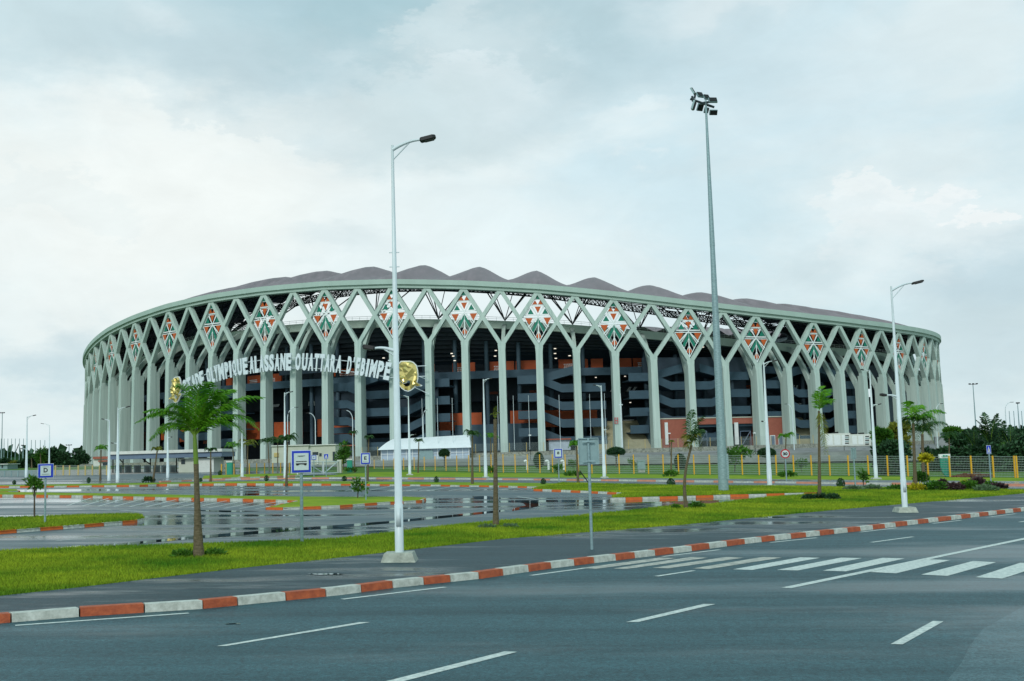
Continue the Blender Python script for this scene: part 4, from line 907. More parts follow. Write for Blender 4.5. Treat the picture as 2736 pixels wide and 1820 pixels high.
# small garden lamps on the gravel terrace
def garden_lamp(px, py, top, label):
    B = G(px, py); mb = MB(); t = thing('garden_lamp', label, 'lamp post', tuple(B), 'short dark garden lamps'); H = hpx(B, top, px); mb.tube([B, B+Vector((0, 0, H))], .06, 6); mb.build('pole', 'lampd', t); mb = MB(); mb.box(B+Vector((0, 0, H)), (.5, .5, .22)); mb.build('lamp_head', 'white', t)
garden_lamp(1418, 1236, 1163, 'short garden lamp on the terrace left of the letter sign'); garden_lamp(1791, 1225, 1158, 'short garden lamp before the brick wall'); garden_lamp(2019, 1226, 1157, 'short garden lamp before the steel gates'); garden_lamp(2256, 1206, 1160, 'short garden lamp before the white containers')
# ------------------------------------------------------------------ floodlight mast
B = GP(1934, 1318); t = thing('floodlight_mast', 'very tall tapered grey floodlight mast with a cluster of square lamps on top', 'floodlight mast', tuple(B))
H = hpx(B, 268, 1893); mb = MB(); k = 14
rr = lambda f: .30-.24*f
for f0_, f1_ in ((0, .30), (.30, .62), (.62, 1)): mb.tube([B+Vector((0, 0, H*f0_)), B+Vector((0, 0, H*f1_))], [rr(f0_)+.012, rr(f1_)], k, cap=True)
mb.build('mast', 'galv', t, True)
mb = MB(); mb.box(B+Vector((.26, -.1, 1.6)), (.16, .2, 1.5)); mb.build('service_box', 'galv', t)
Yb = B.y; P = lambda x, y, dy=0: at(1800+x*.10204, 200+y*.10204, Yb+dy)
bx = proj(B+Vector((0, 0, H)))[0]; shift = Vector((B.x-at(bx, 276, Yb).x, 0, 0))
mb = MB()
for a, b in (((430, 630), (740, 740)), ((740, 740), (960, 710)), ((870, 790), (1060, 850)), ((740, 740), (1060, 850)), ((480, 560), (500, 700)), ((560, 520), (540, 620))):
    mb.tube([P(*a)+shift, P(*b)+shift], .075, 6)
mb.build('crossbar', 'steel_d', t)
for (cx, cy, w, h, yaw, tilt, dy) in ((680, 530, 170, 170, 25, -35, .5), (850, 590, 150, 160, 20, -35, .2), (1020, 670, 230, 155, 6, -30, -.2), (690, 850, 170, 200, 22, 35, .5), (850, 930, 120, 150, 18, 35, .2), (1035, 985, 210, 140, 6, 35, -.2), (500, 440, 60, 190, 70, -28, .1), (515, 800, 50, 240, 72, 20, .1)):
    c = P(cx, cy, dy)+shift; s_ = .10204*mpp(Yb); mx = Matrix.Rotation(R(yaw), 3, 'Z') @ Matrix.Rotation(R(tilt), 3, 'X')
    w_ = (w if yaw < 60 else 190)*s_
    mb = MB(); mb.box(c, (w_, .12, h*s_), mtx=mx); o = mb.build('floodlight', 'galvd', t)
    mb = MB(); mb.box(c+mx @ Vector((0, -.08, 0)), (w_*.88, .05, h*s_*.86), mtx=mx); mb.build('lamp_face', 'lampd', o)
# ------------------------------------------------------------------ signs
def post(B, H, r, t, m='galv'): mb = MB(); mb.tube([B, B+Vector((0, 0, H))], r, 10); mb.build('post', m, t, True)
def facing(B): d = Vector((B.x, B.y, 0)).normalized(); return Vector((d.y, -d.x, 0)), d
def sign(bx, by, x0, y0, x1, y1, label, kind, r=.035, cat='road sign', pole_h=None):
    B = GP(bx, by); t = thing('road_sign', label, cat, tuple(B)); xd, dd = facing(B); Z = Vector((0, 0, 1)); s = mpp(B.y)
    cx = (x0+x1)/2; zt_ = hpx(B, y0, cx); zb_ = hpx(B, y1, cx); w = (x1-x0)*s; h = zt_-zb_; c = B+Vector((0, 0, (zt_+zb_)/2))-dd*(r+.02)
    off = at(cx, (y0+y1)/2, B.y).x-(B.x); c = c+xd*off
    if abs(off) < .6*w: pass
    Bp = B+xd*off if False else B
    lean = off
    mb = MB(); mb.tube([B, B+Vector((0, 0, zt_ if kind == 'back' else zt_-.05))], r, 10); mb.build('post', 'galv', t, True)
    c = c-xd*off
    def rect(a0, b0, a1, b1, d, m, name, th=.012):
        mb = MB(); P_ = [c+xd*(a*w/2)+Z*(b*h/2)-dd*d for a, b in ((a0, b0), (a1, b0), (a1, b1), (a0, b1))]; mb.prism(P_, -dd*th, 0); return mb.build(name, m, t)
    if kind == 'back':
        rect(-1, -1, 1, 1, -r*2-.05, 'galvd', 'sign_panel', .03)
        mb = MB()
        for a in (-1, 1):
            mb.box(c+xd*a*w*.5+dd*(r*2), (.02, .05, h), rot=math.atan2(xd.y, xd.x)); mb.box(c+Z*a*h*.5+dd*(r*2), (w, .05, .02), rot=math.atan2(xd.y, xd.x))
            mb.box(c+Z*a*h*.38-dd*(-.0), (w*.62, .03, .035), rot=math.atan2(xd.y, xd.x))
        mb.build('frame', 'galv', t); return t
    rect(-1, -1, 1, 1, 0, 'lampw' if kind != 'disc' else 'signw', 'board', .02) if kind != 'disc' else None
    if kind in ('bus', 'D', 'E', 'B', 'P'):
        fr = {'bus': .92, 'D': .94, 'E': .9, 'B': .88, 'P': .9}[kind]
        rect(-fr, -.94, fr, .94, .021, 'blue', 'blue_border'); i_ = .72 if kind == 'bus' else .66
        rect(-i_, -.74 if kind == 'bus' else -.70, i_, .74 if kind == 'bus' else .72, .035, 'signw', 'white_field')
        def tx(s_, a0, b0, a1, b1, m='black', bold=.03):
            text_mesh('lettering', s_, c+xd*a0*w/2+Z*b0*h/2-dd*.05, xd, Z, (a1-a0)*w/2, (b1-b0)*h/2, .008, m, t, bold)
        if kind == 'bus':
            rect(-.52, -.005, .52, .045, .05, 'black', 'bus_shelter_line')
            mb = MB()
            for a, b in ((-.52, -.16), (-.52, -.27), (-.40, -.30), (-.30, -.24), (-.15, -.20), (.15, -.20), (.30, -.24), (.40, -.30), (.52, -.27), (.52, -.16), (.3, -.13), (-.3, -.13)): pass
            pts = [(-.54, -.14), (-.50, -.30), (-.34, -.33), (-.22, -.24), (0, -.22), (.22, -.24), (.34, -.33), (.50, -.30), (.54, -.14)]
            mb.prism([c+xd*(a*w/2)+Z*(b*h/2)-dd*.05 for a, b in pts], -dd*.01); mb.build('bus_symbol', 'black', t)
            rect(-.36, .50, .36, .53, .05, 'grey_txt', 'small_lettering'); rect(-.28, .45, .2, .47, .05, 'grey_txt', 'small_lettering')
        elif kind == 'P': tx('P', -.2, -.3, .25, .3, 'blue')
        else:
            tx({'D': 'D', 'E': 'E', 'B': '8'}[kind], -.26, -.22, .26, .40)
            if kind != 'B': rect(-.5, -.48, .45, -.45, .05, 'grey_txt', 'small_lettering')
            if kind == 'D': rect(-.4, .56, .4, .585, .05, 'grey_txt', 'small_lettering')
    elif kind == 'ped':
        rect(-.9, -.93, .9, .93, .021, 'blue', 'blue_field')
        mb = MB(); mb.prism([c+xd*(a*w/2)+Z*(b*h/2)-dd*.035 for a, b in ((-.62, -.5), (.62, -.5), (0, .75))], -dd*.008); mb.build('white_triangle', 'white', t)
        mb = MB()
        for pp_ in ([(-.08, .3), (.08, .3), (.08, .16), (-.08, .16)], [(-.1, .12), (.12, .12), (.08, -.1), (.3, -.4), (.2, -.44), (0, -.14), (-.22, -.42), (-.32, -.38), (-.1, -.1)]):
            mb.prism([c+xd*(a*w/2)+Z*(b*h/2)-dd*.045 for a, b in pp_], -dd*.006)
        mb.build('walking_figure', 'black', t); rect(-.85, -.80, .85, -.66, .035, 'signw', 'lower_line')
    elif kind == 'disc':
        def disc(rad, d, m, name):
            mb = MB(); mb.prism([c+xd*math.cos(a)*rad+Z*math.sin(a)*rad-dd*d for a in [k*math.pi/14 for k in range(28)]], -dd*.012); mb.build(name, m, t)
        disc(h/2, 0, 'red', 'red_rim'); disc(h/2*.74, .014, 'signw', 'white_disc')
        text_mesh('lettering', '30', c-xd*h*.25-Z*h*.17-dd*.035, xd, Z, h*.5, h*.34, .008, 'black', t, .05)
    return t
sign(807, 1459, 780, 1203, 833, 1264, 'blue bordered white bus stop sign on a grey post behind the near grass verge', 'bus', .045)
sign(120, 1408, 104, 1239, 143, 1277, 'blue bordered sign with the letter D on a post at the far left', 'D', .035)
sign(978, 1341, 965, 1210, 991, 1241, 'blue bordered sign with the letter E on a post behind the near lamp', 'E', .035)
sign(1494, 1293, 1481, 1199, 1505, 1224, 'small blue bordered sign with a single figure left of the grey sign back', 'B', .05)
sign(1582, 1480, 1554, 1171, 1607, 1240, 'tall grey metal sign seen from behind on a post at the kerb', 'back', .038)
sign(2286, 1306, 2276, 1197, 2289, 1226, 'small grey sign seen from behind on a thin post by the cone shrub', 'back', .05)
sign(2102, 1290, 2090, 1200, 2106, 1225, 'round red rimmed speed limit sign reading 30', 'disc', .05)
sign(2648, 1291, 2640, 1190, 2651, 1213, 'blue pedestrian crossing sign at the right edge before the fence', 'ped', .05)
sign(872, 1276, 865, 1213, 877, 1227, 'blue pedestrian crossing sign before the white gate', 'ped', .05)
sign(839, 1276, 831, 1216, 845, 1229, 'small white sign with a blue letter P before the guardhouse', 'P', .05)
# info totem
B = GP(2531, 1274); s = mpp(B.y); h = hpx(B, 1213, 2528); t = thing('info_totem', 'green curved information totem with a white head behind the yellow fence', 'totem', tuple(B)); mb = MB()
mb.prism([B+Vector((a*s, 0, b*h)) for a, b in ((-2, 0), (11, 0), (11, .82), (-15, .82), (-15, .45), (-10, .15))], Vector((0, .25, 0))); mb.build('body', 'teal', t)
mb = MB(); mb.box(B+Vector((-3*s, .12, h*.91)), (29*s, .3, h*.17)); mb.build('head', 'white', t)
mb = MB(); mb.box(B+Vector((-6*s, -.05, h*.91)), (5*s, .04, h*.09)); mb.box(B+Vector((1*s, -.05, h*.91)), (6*s, .04, h*.07)); mb.box(B+Vector((-1*s, -.02, h*.70)), (7*s, .05, h*.05), rot=0); mb.build('marking', 'teal', t)
# toilets, boxes, pipes
for px, py, w, tp, lb in ((614, 1270, 14, 1232, 'teal plastic cabin behind the left fence near the gatehouse booth'), (935, 1262, 13, 1226, 'teal plastic cabin beside the white gate post')):
    B = GP(px, py); s = mpp(B.y); h = hpx(B, tp); t = thing('plastic_cabin', lb, 'cabin', tuple(B)); mb = MB(); mb.box(B+Vector((0, 0, h*.46)), (w*s, w*s, h*.92)); mb.build('body', 'teal', t); mb = MB(); mb.box(B+Vector((0, 0, h*.95)), (w*s*1.15, w*s*1.15, h*.09)); mb.build('roof', 'tank', t)
    mb = MB(); mb.box(B+Vector((0, -w*s*.5, h*.44)), (w*s*.7, .05, h*.75)); mb.build('door', 'teal', t)
B = GP(1714, 1262); s = mpp(B.y); h = hpx(B, 1230); t = thing('utility_cabinet', 'pale grey electric cabinet on a plinth on the lawn behind the fence', 'cabinet', tuple(B))
mb = MB(); mb.box(B+Vector((0, 0, h*.12)), (17*s, .8, h*.24)); mb.build('plinth', 'plinth', t); mb = MB(); mb.box(B+Vector((0, 0, h*.6)), (20*s, 1, h*.72)); mb.box(B+Vector((0, -.02, h*.96)), (21*s, 1.1, h*.07)); mb.build('body', 'galvd', t)
for x, lb in ((1409, 'white hooked vent pipe left of the small figure sign'), (1466, 'white hooked vent pipe just left of the figure sign post'), (1507, 'white hooked vent pipe right of the figure sign post')):
    B = GP(x, 1256); h = hpx(B, 1231); mb = MB(); mb.tube([B, B+Vector((0, 0, h*.8))]+[B+Vector((-.22*(1-math.cos(a)), 0, h*.8+h*.2*math.sin(a))) for a in (.5, 1, 1.57, 2.1, 2.7)], .17, 8); tag(mb.build('vent_pipe', 'white', None, True), lb, 'pipe')
# ------------------------------------------------------------------ yellow fences
def fence_px(posts, name, label, mp='yellow', pr=.062, nw=9, wr=.017):
    P_ = [GP(x, b) for x, t_, b in posts]; hs = [hpx(p, t_) for p, (x, t_, b) in zip(P_, posts)]; return bar_fence(name, label, P_, hs, nw, mp, 'wire', pr, wr=wr)
bx_ = [1000, 1100, 1221, 1345, 1773, 2121, 2373, 2716, 2860]; tt = [1229, 1222, 1217, 1214, 1214.5, 1216, 1217, 1218, 1219]; bb = [1253, 1256, 1259, 1263, 1267, 1270, 1272, 1277, 1279]
xs_ = [1000, 1025, 1053, 1079, 1107, 1134, 1163, 1192, 1221, 1253, 1282, 1313, 1345, 1377, 1410, 1443, 1477, 1511, 1546, 1582, 1619, 1655, 1694, 1733, 1773, 1813.5, 1855, 1897, 1940, 1984, 2029, 2075, 2121.5, 2169, 2218, 2268, 2321, 2373, 2426.5, 2480.6, 2539, 2597, 2655.6, 2713, 2719, 2778, 2840]
fence_px([(x, float(np.interp(x, bx_, tt)), float(np.interp(x, bx_, bb))) for x in xs_], 'yellow_post_fence', 'long wire mesh fence with yellow posts across the lawn before the stadium')
xs_ = [592, 604, 625, 643, 666, 686, 707, 729, 750, 773, 795]
fence_px([(x, 1240-(x-592)*.02, 1270-(x-592)*.035) for x in xs_], 'yellow_post_fence', 'short wire mesh fence with yellow posts between gatehouse and guardhouse')
xs_ = [148, 169, 186, 209, 228, 247, 266, 285]
fence_px([(x, 1243.5, 1270) for x in xs_], 'pale_yellow_fence', 'pale yellow post fence at the left before the last stadium columns', 'yellow_p', .08, 5, .02)
P_ = [GP(x, 1274) for x in range(-60, 115, 18)]
bar_fence('barrier_fence', 'low grey criss cross barrier at the far left edge', P_, [hpx(p, 1257) for p in P_], 6, 'galvd', 'galvd', .06, wr=.035)
# white double gate
B0 = GP(795, 1270); B1_ = GP(905, 1264); t = thing('white_gate', 'white steel swing gate with diagonal braces before the cream guardhouse', 'gate', tuple(B0)); mb = MB(); s = mpp(B0.y)
h = hpx(B0, 1235); q = lambda f, z: B0.lerp(B1_, f)+Vector((0, 0, z*h))
for a, b, r_ in (((0, .98), (1, .98), .07), ((0, .03), (1, .03), .07), ((.60, 0), (.60, .95), .16), ((.25, .85), (.60, .05), .07), ((.62, .05), (.98, .98), .07), ((0, 0), (0, 1), .08)): mb.tube([q(*a), q(*b)], r_, 6)
mb.build('gate_frame', 'white', t); mb = MB()
for k in range(1, 10): mb.tube([q(0, k/10), q(1, k/10)], .018, 4)
mb.build('gate_bars', 'wire', t)
for f, m, w in ((1.02, 'cream', .55), (1.07, 'yellow_p', .3)): mb = MB(); mb.box(q(f, .56), (w, w, h*1.12)); mb.build('gate_post', m, t)
# ------------------------------------------------------------------ buildings before the stadium
def bx3(t, name, m, x0, x1, y0, y1, Y, dep, mi=0):
    """box whose front face spans the picture rectangle at distance Y"""
    a = at(x0, y1, Y); b = at(x1, y0, Y); zb_ = at((x0+x1)/2, y1, Y).z; zt_ = at((x0+x1)/2, y0, Y).z
    mb = MB(); mb.box(((a.x+b.x)/2, Y+dep/2, (zb_+zt_)/2), (b.x-a.x, dep, zt_-zb_)); return mb.build(name, m, t)
Y = 172.0; b0 = at(440, 1264, Y); t = thing('gatehouse', 'low gatehouse with long flat grey canopy, cream booth and turnstiles at the left', 'gatehouse', tuple(b0))
bx3(t, 'canopy_roof', 'tank', 289, 593, 1203, 1211, Y, 9); bx3(t, 'canopy_fascia', 'fascia', 290, 592, 1211, 1224, Y+.3, 8.4)
bo = bx3(t, 'booth', 'cream', 477, 571, 1224, 1263, Y+1.2, 6); bx3(bo, 'window', 'glassd', 484, 494, 1228, 1240, Y+1.1, .1); bx3(bo, 'side_wall', 'tank', 520, 571, 1226, 1262, Y+1.0, .1)
for x in (306, 332, 357, 384, 408, 430, 452): 
    bx3(t, 'turnstile', 'galvd', x, x+17, 1243, 1266, Y+2, .5)
    mb = MB(); c0 = at(x, 1264, Y+1.6)
    for k in range(6):
        p = at(x+2+k*2.6, 1264, Y+1.6); mb.tube([p, p+Vector((0, 0, hpx(p, 1244)))], .05, 5)
    mb.build('turnstile_bars', 'lampd', t)
for x in (300, 327, 400, 470): bx3(t, 'support_post', 'lampd', x, x+2.4, 1224, 1264, Y+4, .2)
mb = MB(); mb.tube([at(318, 1225, Y+4), at(328, 1236, Y+4)], .09, 5); mb.tube([at(380, 1225, Y+4), at(400, 1240, Y+4)], .09, 5); mb.build('brace', 'lampd', t)
Y = 196.0; t = thing('guardhouse', 'cream flat roofed guardhouse behind the blue bus stop sign', 'building', tuple(at(810, 1240, Y)))
wl = bx3(t, 'wall', 'cream', 823, 896, 1189, 1242, Y, 8); w2 = bx3(t, 'left_wall', 'cream', 726, 824, 1190.5, 1236, Y-.4, 7)
bx3(wl, 'window', 'glassd', 835, 850, 1208, 1216, Y-.1, .2); bx3(wl, 'window', 'glassd', 853, 859, 1211, 1219, Y-.1, .2); bx3(wl, 'window', 'glassd', 889, 895.5, 1207, 1231, Y-.1, .2); bx3(wl, 'door_frame', 'tank', 846, 850, 1217, 1241, Y-.2, .2)
bx3(w2, 'window', 'yellow_p', 732, 744, 1210, 1221, Y-.6, .3); bx3(w2, 'ledge', 'tank', 724, 826, 1189, 1191.5, Y-.7, 7.6); bx3(wl, 'roof_edge', 'tank', 822, 898, 1187.5, 1190, Y-.3, 8.5)
# marquee
Y = 256.0; c = at(1130, 1230, Y); t = thing('marquee', 'long white marquee tent with glazed walls before the stadium', 'tent', tuple(c)); xl, xr = at(1016, 1230, Y).x, at(1257, 1230, Y).x; zb_ = at(1130, 1230, Y).z; ze = at(1130, 1197, Y).z; zr = at(1130, 1164, Y).z
dp = 14
mb = MB(); F = [Vector((xl-.5, Y-.6, ze-.2)), Vector((xr+.2, Y-.6, ze-.2)), Vector((xr-.5, Y+dp/2, zr)), Vector((xl+2.2, Y+dp/2, zr-.5)), Vector((xl-.5, Y+dp, ze-.2)), Vector((xr+.2, Y+dp, ze-.2))]
nseg = 24
for k in range(nseg):
    f0_, f1_ = k/nseg, (k+1)/nseg
    for g_ in range(6):
        g0_, g1_ = g_/6, (g_+1)/6; sag = lambda f, g: -.25*math.sin(math.pi*g)*(1-.6*abs(math.cos(f*math.pi*6)))
        pt = lambda f, g: F[0].lerp(F[1], f).lerp(F[3].lerp(F[2], f), g)+Vector((0, 0, sag(f, g)+.35*math.sin(math.pi*g)))
        mb.face([pt(f0_, g0_), pt(f1_, g0_), pt(f1_, g1_), pt(f0_, g1_)])
mb.face([F[0], F[3], F[4]]); mb.face([F[1], F[5], F[2]]); mb.face([F[3], F[2], F[5], F[4]]); mb.build('tent_roof', 'tent', t, True)
mb = MB(); mb.box(((xl+xr)/2, Y+dp/2, (zb_+ze)/2), (xr-xl-.6, dp-1, ze-zb_)); wl = mb.build('tent_wall', 'tent_w', t)
mb = MB()
for k in range(15):
    x = xl+.2+(xr-xl-.5)*k/14; mb.box((x, Y+.35, (zb_+ze)/2), (.16, .15, ze-zb_))
mb.box(((xl+xr)/2, Y+.32, zb_+(ze-zb_)*.55), (xr-xl-.6, .1, .09)); mb.box(((xl+xr)/2, Y+.32, ze-.1), (xr-xl-.4, .12, .25)); mb.build('frame', 'white', wl)
bx3(t, 'glazed_door', 'galvd', 1121, 1157, 1203, 1228, Y+.1, .2)
# containers and tank at the right
Y = 236.0
for x0, x1, y0, y1, lb in ((2205, 2272, 1158, 1192, 'long white generator container before the right columns'), (2274, 2326, 1160, 1191, 'shorter white generator container with louvres beside the tank')):
    t = thing('container', lb, 'container', tuple(at((x0+x1)/2, y1, Y))); bd = bx3(t, 'body', 'tank', x0, x1, y0, y1, Y, 4); n = 9
    for k in range(3): bx3(bd, 'door_panel', 'white', x0+4+k*(x1-x0)/3.2, x0+2+(k+.8)*(x1-x0)/3.2, y0+5, y1-3, Y-.08, .15)
    for k in range(5): bx3(bd, 'louvre', 'galvd' if k % 2 else 'lampd', x1-14, x1-4, y0+5+k*5, y0+8+k*5, Y-.12, .2)
    bx3(t, 'roof_vent', 'lampd', x0+25, x0+35, y0-4, y0, Y+1, 1.5)
a = at(2331, 1184, Y); b = at(2368, 1184, Y); t = thing('storage_tank', 'white horizontal cylinder tank beside the generator containers', 'tank', tuple(a)); mb = MB(); mb.tube([a, a+Vector((.35, 0, 0)), b-Vector((.35, 0, 0)), b], [.5, .95, .95, .5], 16); mb.build('cylinder', 'tank', t, True)
mb = MB(); mb.box(a.lerp(b, .2)-Vector((0, 0, 1.0)), (.3, 1.2, 1.0)); mb.box(a.lerp(b, .8)-Vector((0, 0, 1.0)), (.3, 1.2, 1.0)); mb.build('saddle', 'galvd', t)
t = thing('hut', 'small grey hut at the far left edge behind the barrier', 'hut', tuple(at(8, 1262, 240))); bx3(t, 'wall', 'galvd', -14, 20, 1241, 1262, 240, 5); bx3(t, 'window', 'glassd', 4, 7.5, 1243, 1250, 239.9, .2); bx3(t, 'roof', 'tank', -16, 21, 1239.5, 1241.5, 239.5, 6)
t = thing('banner_stand', 'pale stall with two faded red banners left of the gatehouse', 'stall', tuple(at(268, 1262, 260))); bx3(t, 'banner', 'brick', 248, 289, 1220, 1226.5, 260, .3); bx3(t, 'banner', 'brick', 262, 289, 1230, 1234, 260, .3); bx3(t, 'wall', 'tank', 249, 289, 1226.5, 1246, 260.5, 3); bx3(t, 'door', 'glassd', 274, 289, 1236, 1246, 260.3, .2)
Y = 250.0
t = thing('low_building', 'low grey roofed building seen between the palms at the right', 'building', tuple(at(2560, 1165, Y))); bx3(t, 'wall', 'slab', 2548, 2605, 1161, 1168, 300, 8); bx3(t, 'roof', 'galvd', 2546, 2607, 1153, 1161, 299.5, 9); bx3(t, 'terrace_wall', 'gravel', 2500, 2620, 1165, 1192, 290, 1)
# ------------------------------------------------------------------ plants
def leafquad(mb, p, d, up_, l, w, mi=0):
    s_ = d.cross(up_).normalized()*w/2; mb.face([p, p+d*l*.5+s_, p+d*l, p+d*l*.5-s_], mi)
def frond(mb, pts, ll, n=34, droop=.5, w=.03, wind=Vector((0, 0, 0)), taper=True, both=True, split=1):
    """rachis through pts (bezier), drooping leaflets on both sides"""
    P_ = [Vector(p) for p in pts]
    def bz(t):
        Q = P_
        while len(Q) > 1: Q = [a.lerp(b, t) for a, b in zip(Q, Q[1:])]
        return Q[0]
    L = (P_[-1]-P_[0]).length
    mb.tube([bz(k/8) for k in range(9)], [max(.004, .018*L/1.6*(1-.85*k/8)) for k in range(9)], 5, 1, cap=False)
    for k in range(n):
        t = .10+.90*k/(n-1); p = bz(t); tg = (bz(min(1, t+.02))-bz(max(0, t-.02))).normalized(); sd = tg.cross(Vector((0, 0, 1)))
        if sd.length < .05: sd = Vector((1, 0, 0))
        sd.normalize(); l0 = ll*(math.sin(math.pi*min(1, .16+.80*t))**.7 if taper else 1)*random.uniform(.85, 1.1)
        for s_ in (-1, 1):
            d = (sd*s_*random.uniform(.7, 1)+tg*random.uniform(.45, .75)+Vector((0, 0, random.uniform(-.35, .15)))+wind*.6).normalized()
            m = p+d*l0*.5; d2 = (d+Vector((0, 0, -droop*random.uniform(.6, 1.3)))+wind).normalized(); e = m+d2*l0*.5; q = tg*w/2+Vector((0, 0, w*.12))
            mb.face([p-q*.5, p+q*.5, m+q, m-q]); mb.face([m-q, m+q, e])
def palm_trunk(B, T, r0_, r1_, t, bend=0.0, n=14, m='trunk'):
    mb = MB(); pts = []; rad = []
    for k in range(n+1):
        f = k/n; p = B.lerp(T, f)+Vector((bend*math.sin(f*math.pi), 0, 0)); pts.append(p); rad.append((r1_+(r0_-r1_)*(1-f)**2.2)*(1+.04*math.sin(k*2.4)))
    mb.tube(pts, rad, 12); mb.build('trunk', m, t, True)
# the big palm
B = G(531, 1499)+Vector((0, 0, .1)); Yb = B.y; t = thing('palm_tree', 'young palm with broad fronds on the near verge left of the bus stop sign', 'palm tree', tuple(B))
zt_ = hpx(B, 1240, 524); T1 = B+Vector((at(524, 1240, Yb).x-B.x, 0, zt_)); palm_trunk(B-Vector((0, 0, .05)), T1, .15, .062, t)
T2 = at(520, 1160, Yb); mb = MB(); mb.tube([T1, T1.lerp(T2, .5), T2], [.062, .058, .04], 12); mb.build('crownshaft', 'shaft', t, True)
C = at(519, 1165, Yb); FR_ = [((505, 1100), (450, 1070), (362, 1130), -.2, .32), ((500, 1120), (430, 1085), (395, 1115), .4, .28), ((525, 1080), (518, 1020), (560, 1022), -.35, .42), ((520, 1090), (500, 1020), (478, 1034), .1, .40), ((515, 1100), (470, 1060), (440, 1095), -.5, .34),
     ((560, 1100), (620, 1050), (702, 1062), .2, .40), ((570, 1110), (640, 1085), (690, 1145), -.4, .36), ((560, 1080), (600, 1030), (625, 1045), .5, .36), ((540, 1090), (575, 1040), (600, 1070), -.1, .36), ((545, 1110), (590, 1110), (620, 1150), .5, .26), ((490, 1125), (450, 1120), (420, 1150), .5, .24), ((555, 1100), (610, 1060), (650, 1100), -.1, .36), ((500, 1130), (440, 1125), (400, 1175), .1, .30), ((560, 1120), (620, 1105), (655, 1165), -.2, .32), ((535, 1090), (560, 1030), (600, 1045), -.5, .36), ((500, 1110), (440, 1080), (385, 1100), -.4, .30)]
for (a, b, c, dy, ll) in FR_:
    mb = MB(); frond(mb, [C, at(*a, Yb+dy*.3), at(*b, Yb+dy*.8), at(*c, Yb+dy)], ll*1.25, n=64, droop=.55, w=.026, wind=Vector((.22, 0, .06))); mb.build('frond', ['palm', 'shaft'], t, fix=False)
def palm(px, py, cx, cy, R_, label, nf=9, m='palm', tr=.09, dy=0, ll=None, bend=0.0, up=.8, group=None, trunkm='trunk', B=None, droop=.6, w=None, fr=None, n=24):
    B = B or GP(px, py); t = thing('palm_tree', label, 'palm tree', tuple(B), group); s = mpp(B.y)
    T = at(cx, cy, B.y); palm_trunk(B-Vector((0, 0, .05)), T, tr*1.5, tr*.8, t, bend, m=trunkm); L = R_*s; ll = ll or L*.48; w = w or max(.03, L*.03)
    mbs = MB()
    if fr is None:
        for k in range(nf):
            a = 6.283*k/nf+random.uniform(-.3, .3); e = random.uniform(up-.3, up+.35); h_ = Vector((math.cos(a), math.sin(a), 0)); l = L*random.uniform(.8, 1.1)
            p1 = T+h_*l*.35+Vector((0, 0, l*e*.9)); p2 = T+h_*l*.8+Vector((0, 0, l*e*.8)); p3 = T+h_*l*1.05+Vector((0, 0, l*(e-.75)*.7))
            mb = MB(); frond(mb, [T, p1, p2, p3], ll, n=n, droop=droop, w=w); mb.build('frond', [m, 'shaft'], t, fix=False)
    else:
        for f in fr:
            mm = f[3] if len(f) > 3 else m; mb = MB(); frond(mb, [T, at(*f[0], B.y+random.uniform(-.3, .3)), at(*f[1], B.y+random.uniform(-.5, .5)), at(*f[2], B.y+random.uniform(-.6, .6))], ll, n=n, droop=droop, w=w); mb.build('frond', [mm, 'shaft'], t, fix=False)
    return t
palm(1325, 1413, 1323, 1120, 30, 'tall bare palm trunk on the verge between the near lamp and the sign back', tr=.075, m='palm_y', fr=[((1320, 1105), (1314, 1100), (1308, 1112)), ((1326, 1100), (1332, 1096), (1336, 1106)), ((1322, 1098), (1322, 1090), (1326, 1085))], ll=.10, n=10, w=.02, B=G(1325, 1413)+Vector((0, 0, .1)))
palm(1834, 1366, 1848, 1190, 60, 'windblown palm with ragged half dead fronds left of the floodlight mast', tr=.065, ll=.42, w=.035, n=30, droop=.8, bend=-.18, fr=[((1845, 1150), (1842, 1115), (1850, 1095), 'palm_d'), ((1850, 1150), (1862, 1120), (1880, 1112), 'palm_d'), ((1850, 1160), (1870, 1130), (1882, 1165), 'palm_d'), ((1852, 1150), (1865, 1150), (1872, 1205), 'palm_y'), ((1845, 1165), (1832, 1150), (1828, 1180), 'palm_y'), ((1846, 1175), (1835, 1180), (1828, 1210), 'palm_y'), ((1848, 1150), (1855, 1130), (1862, 1190), 'palm_d')], B=G(1834, 1366)+Vector((0, 0, .1)))
palm(2190, 1338, 2188, 1098, 60, 'slim palm with one upright tuft and a hanging yellow frond right of the 30 sign', tr=.075, ll=.50, w=.04, n=30, droop=.3, fr=[((2190, 1070), (2192, 1045), (2196, 1032)), ((2195, 1070), (2205, 1045), (2214, 1040)), ((2195, 1075), (2215, 1060), (2224, 1072)), ((2190, 1080), (2186, 1060), (2184, 1050)), ((2192, 1078), (2206, 1065), (2212, 1085)), ((2192, 1110), (2196, 1120), (2212, 1212), 'palm_y'), ((2190, 1110), (2196, 1130), (2204, 1212), 'palm_y')], B=G(2190, 1340)+Vector((0, 0, .1)))
palm(2446, 1316, 2440, 1130, 60, 'bent palm with long arching fronds at the right flower bed', tr=.10, ll=.75, w=.06, n=34, droop=.8, fr=[((2436, 1100), (2430, 1085), (2427, 1072)), ((2442, 1100), (2448, 1085), (2460, 1082)), ((2455, 1105), (2495, 1085), (2524, 1102)), ((2452, 1110), (2480, 1095), (2500, 1125)), ((2450, 1110), (2475, 1100), (2484, 1160), 'palm_d'), ((2436, 1115), (2428, 1110), (2424, 1135), 'palm_d'), ((2446, 1110), (2460, 1105), (2466, 1150), 'palm_d')])
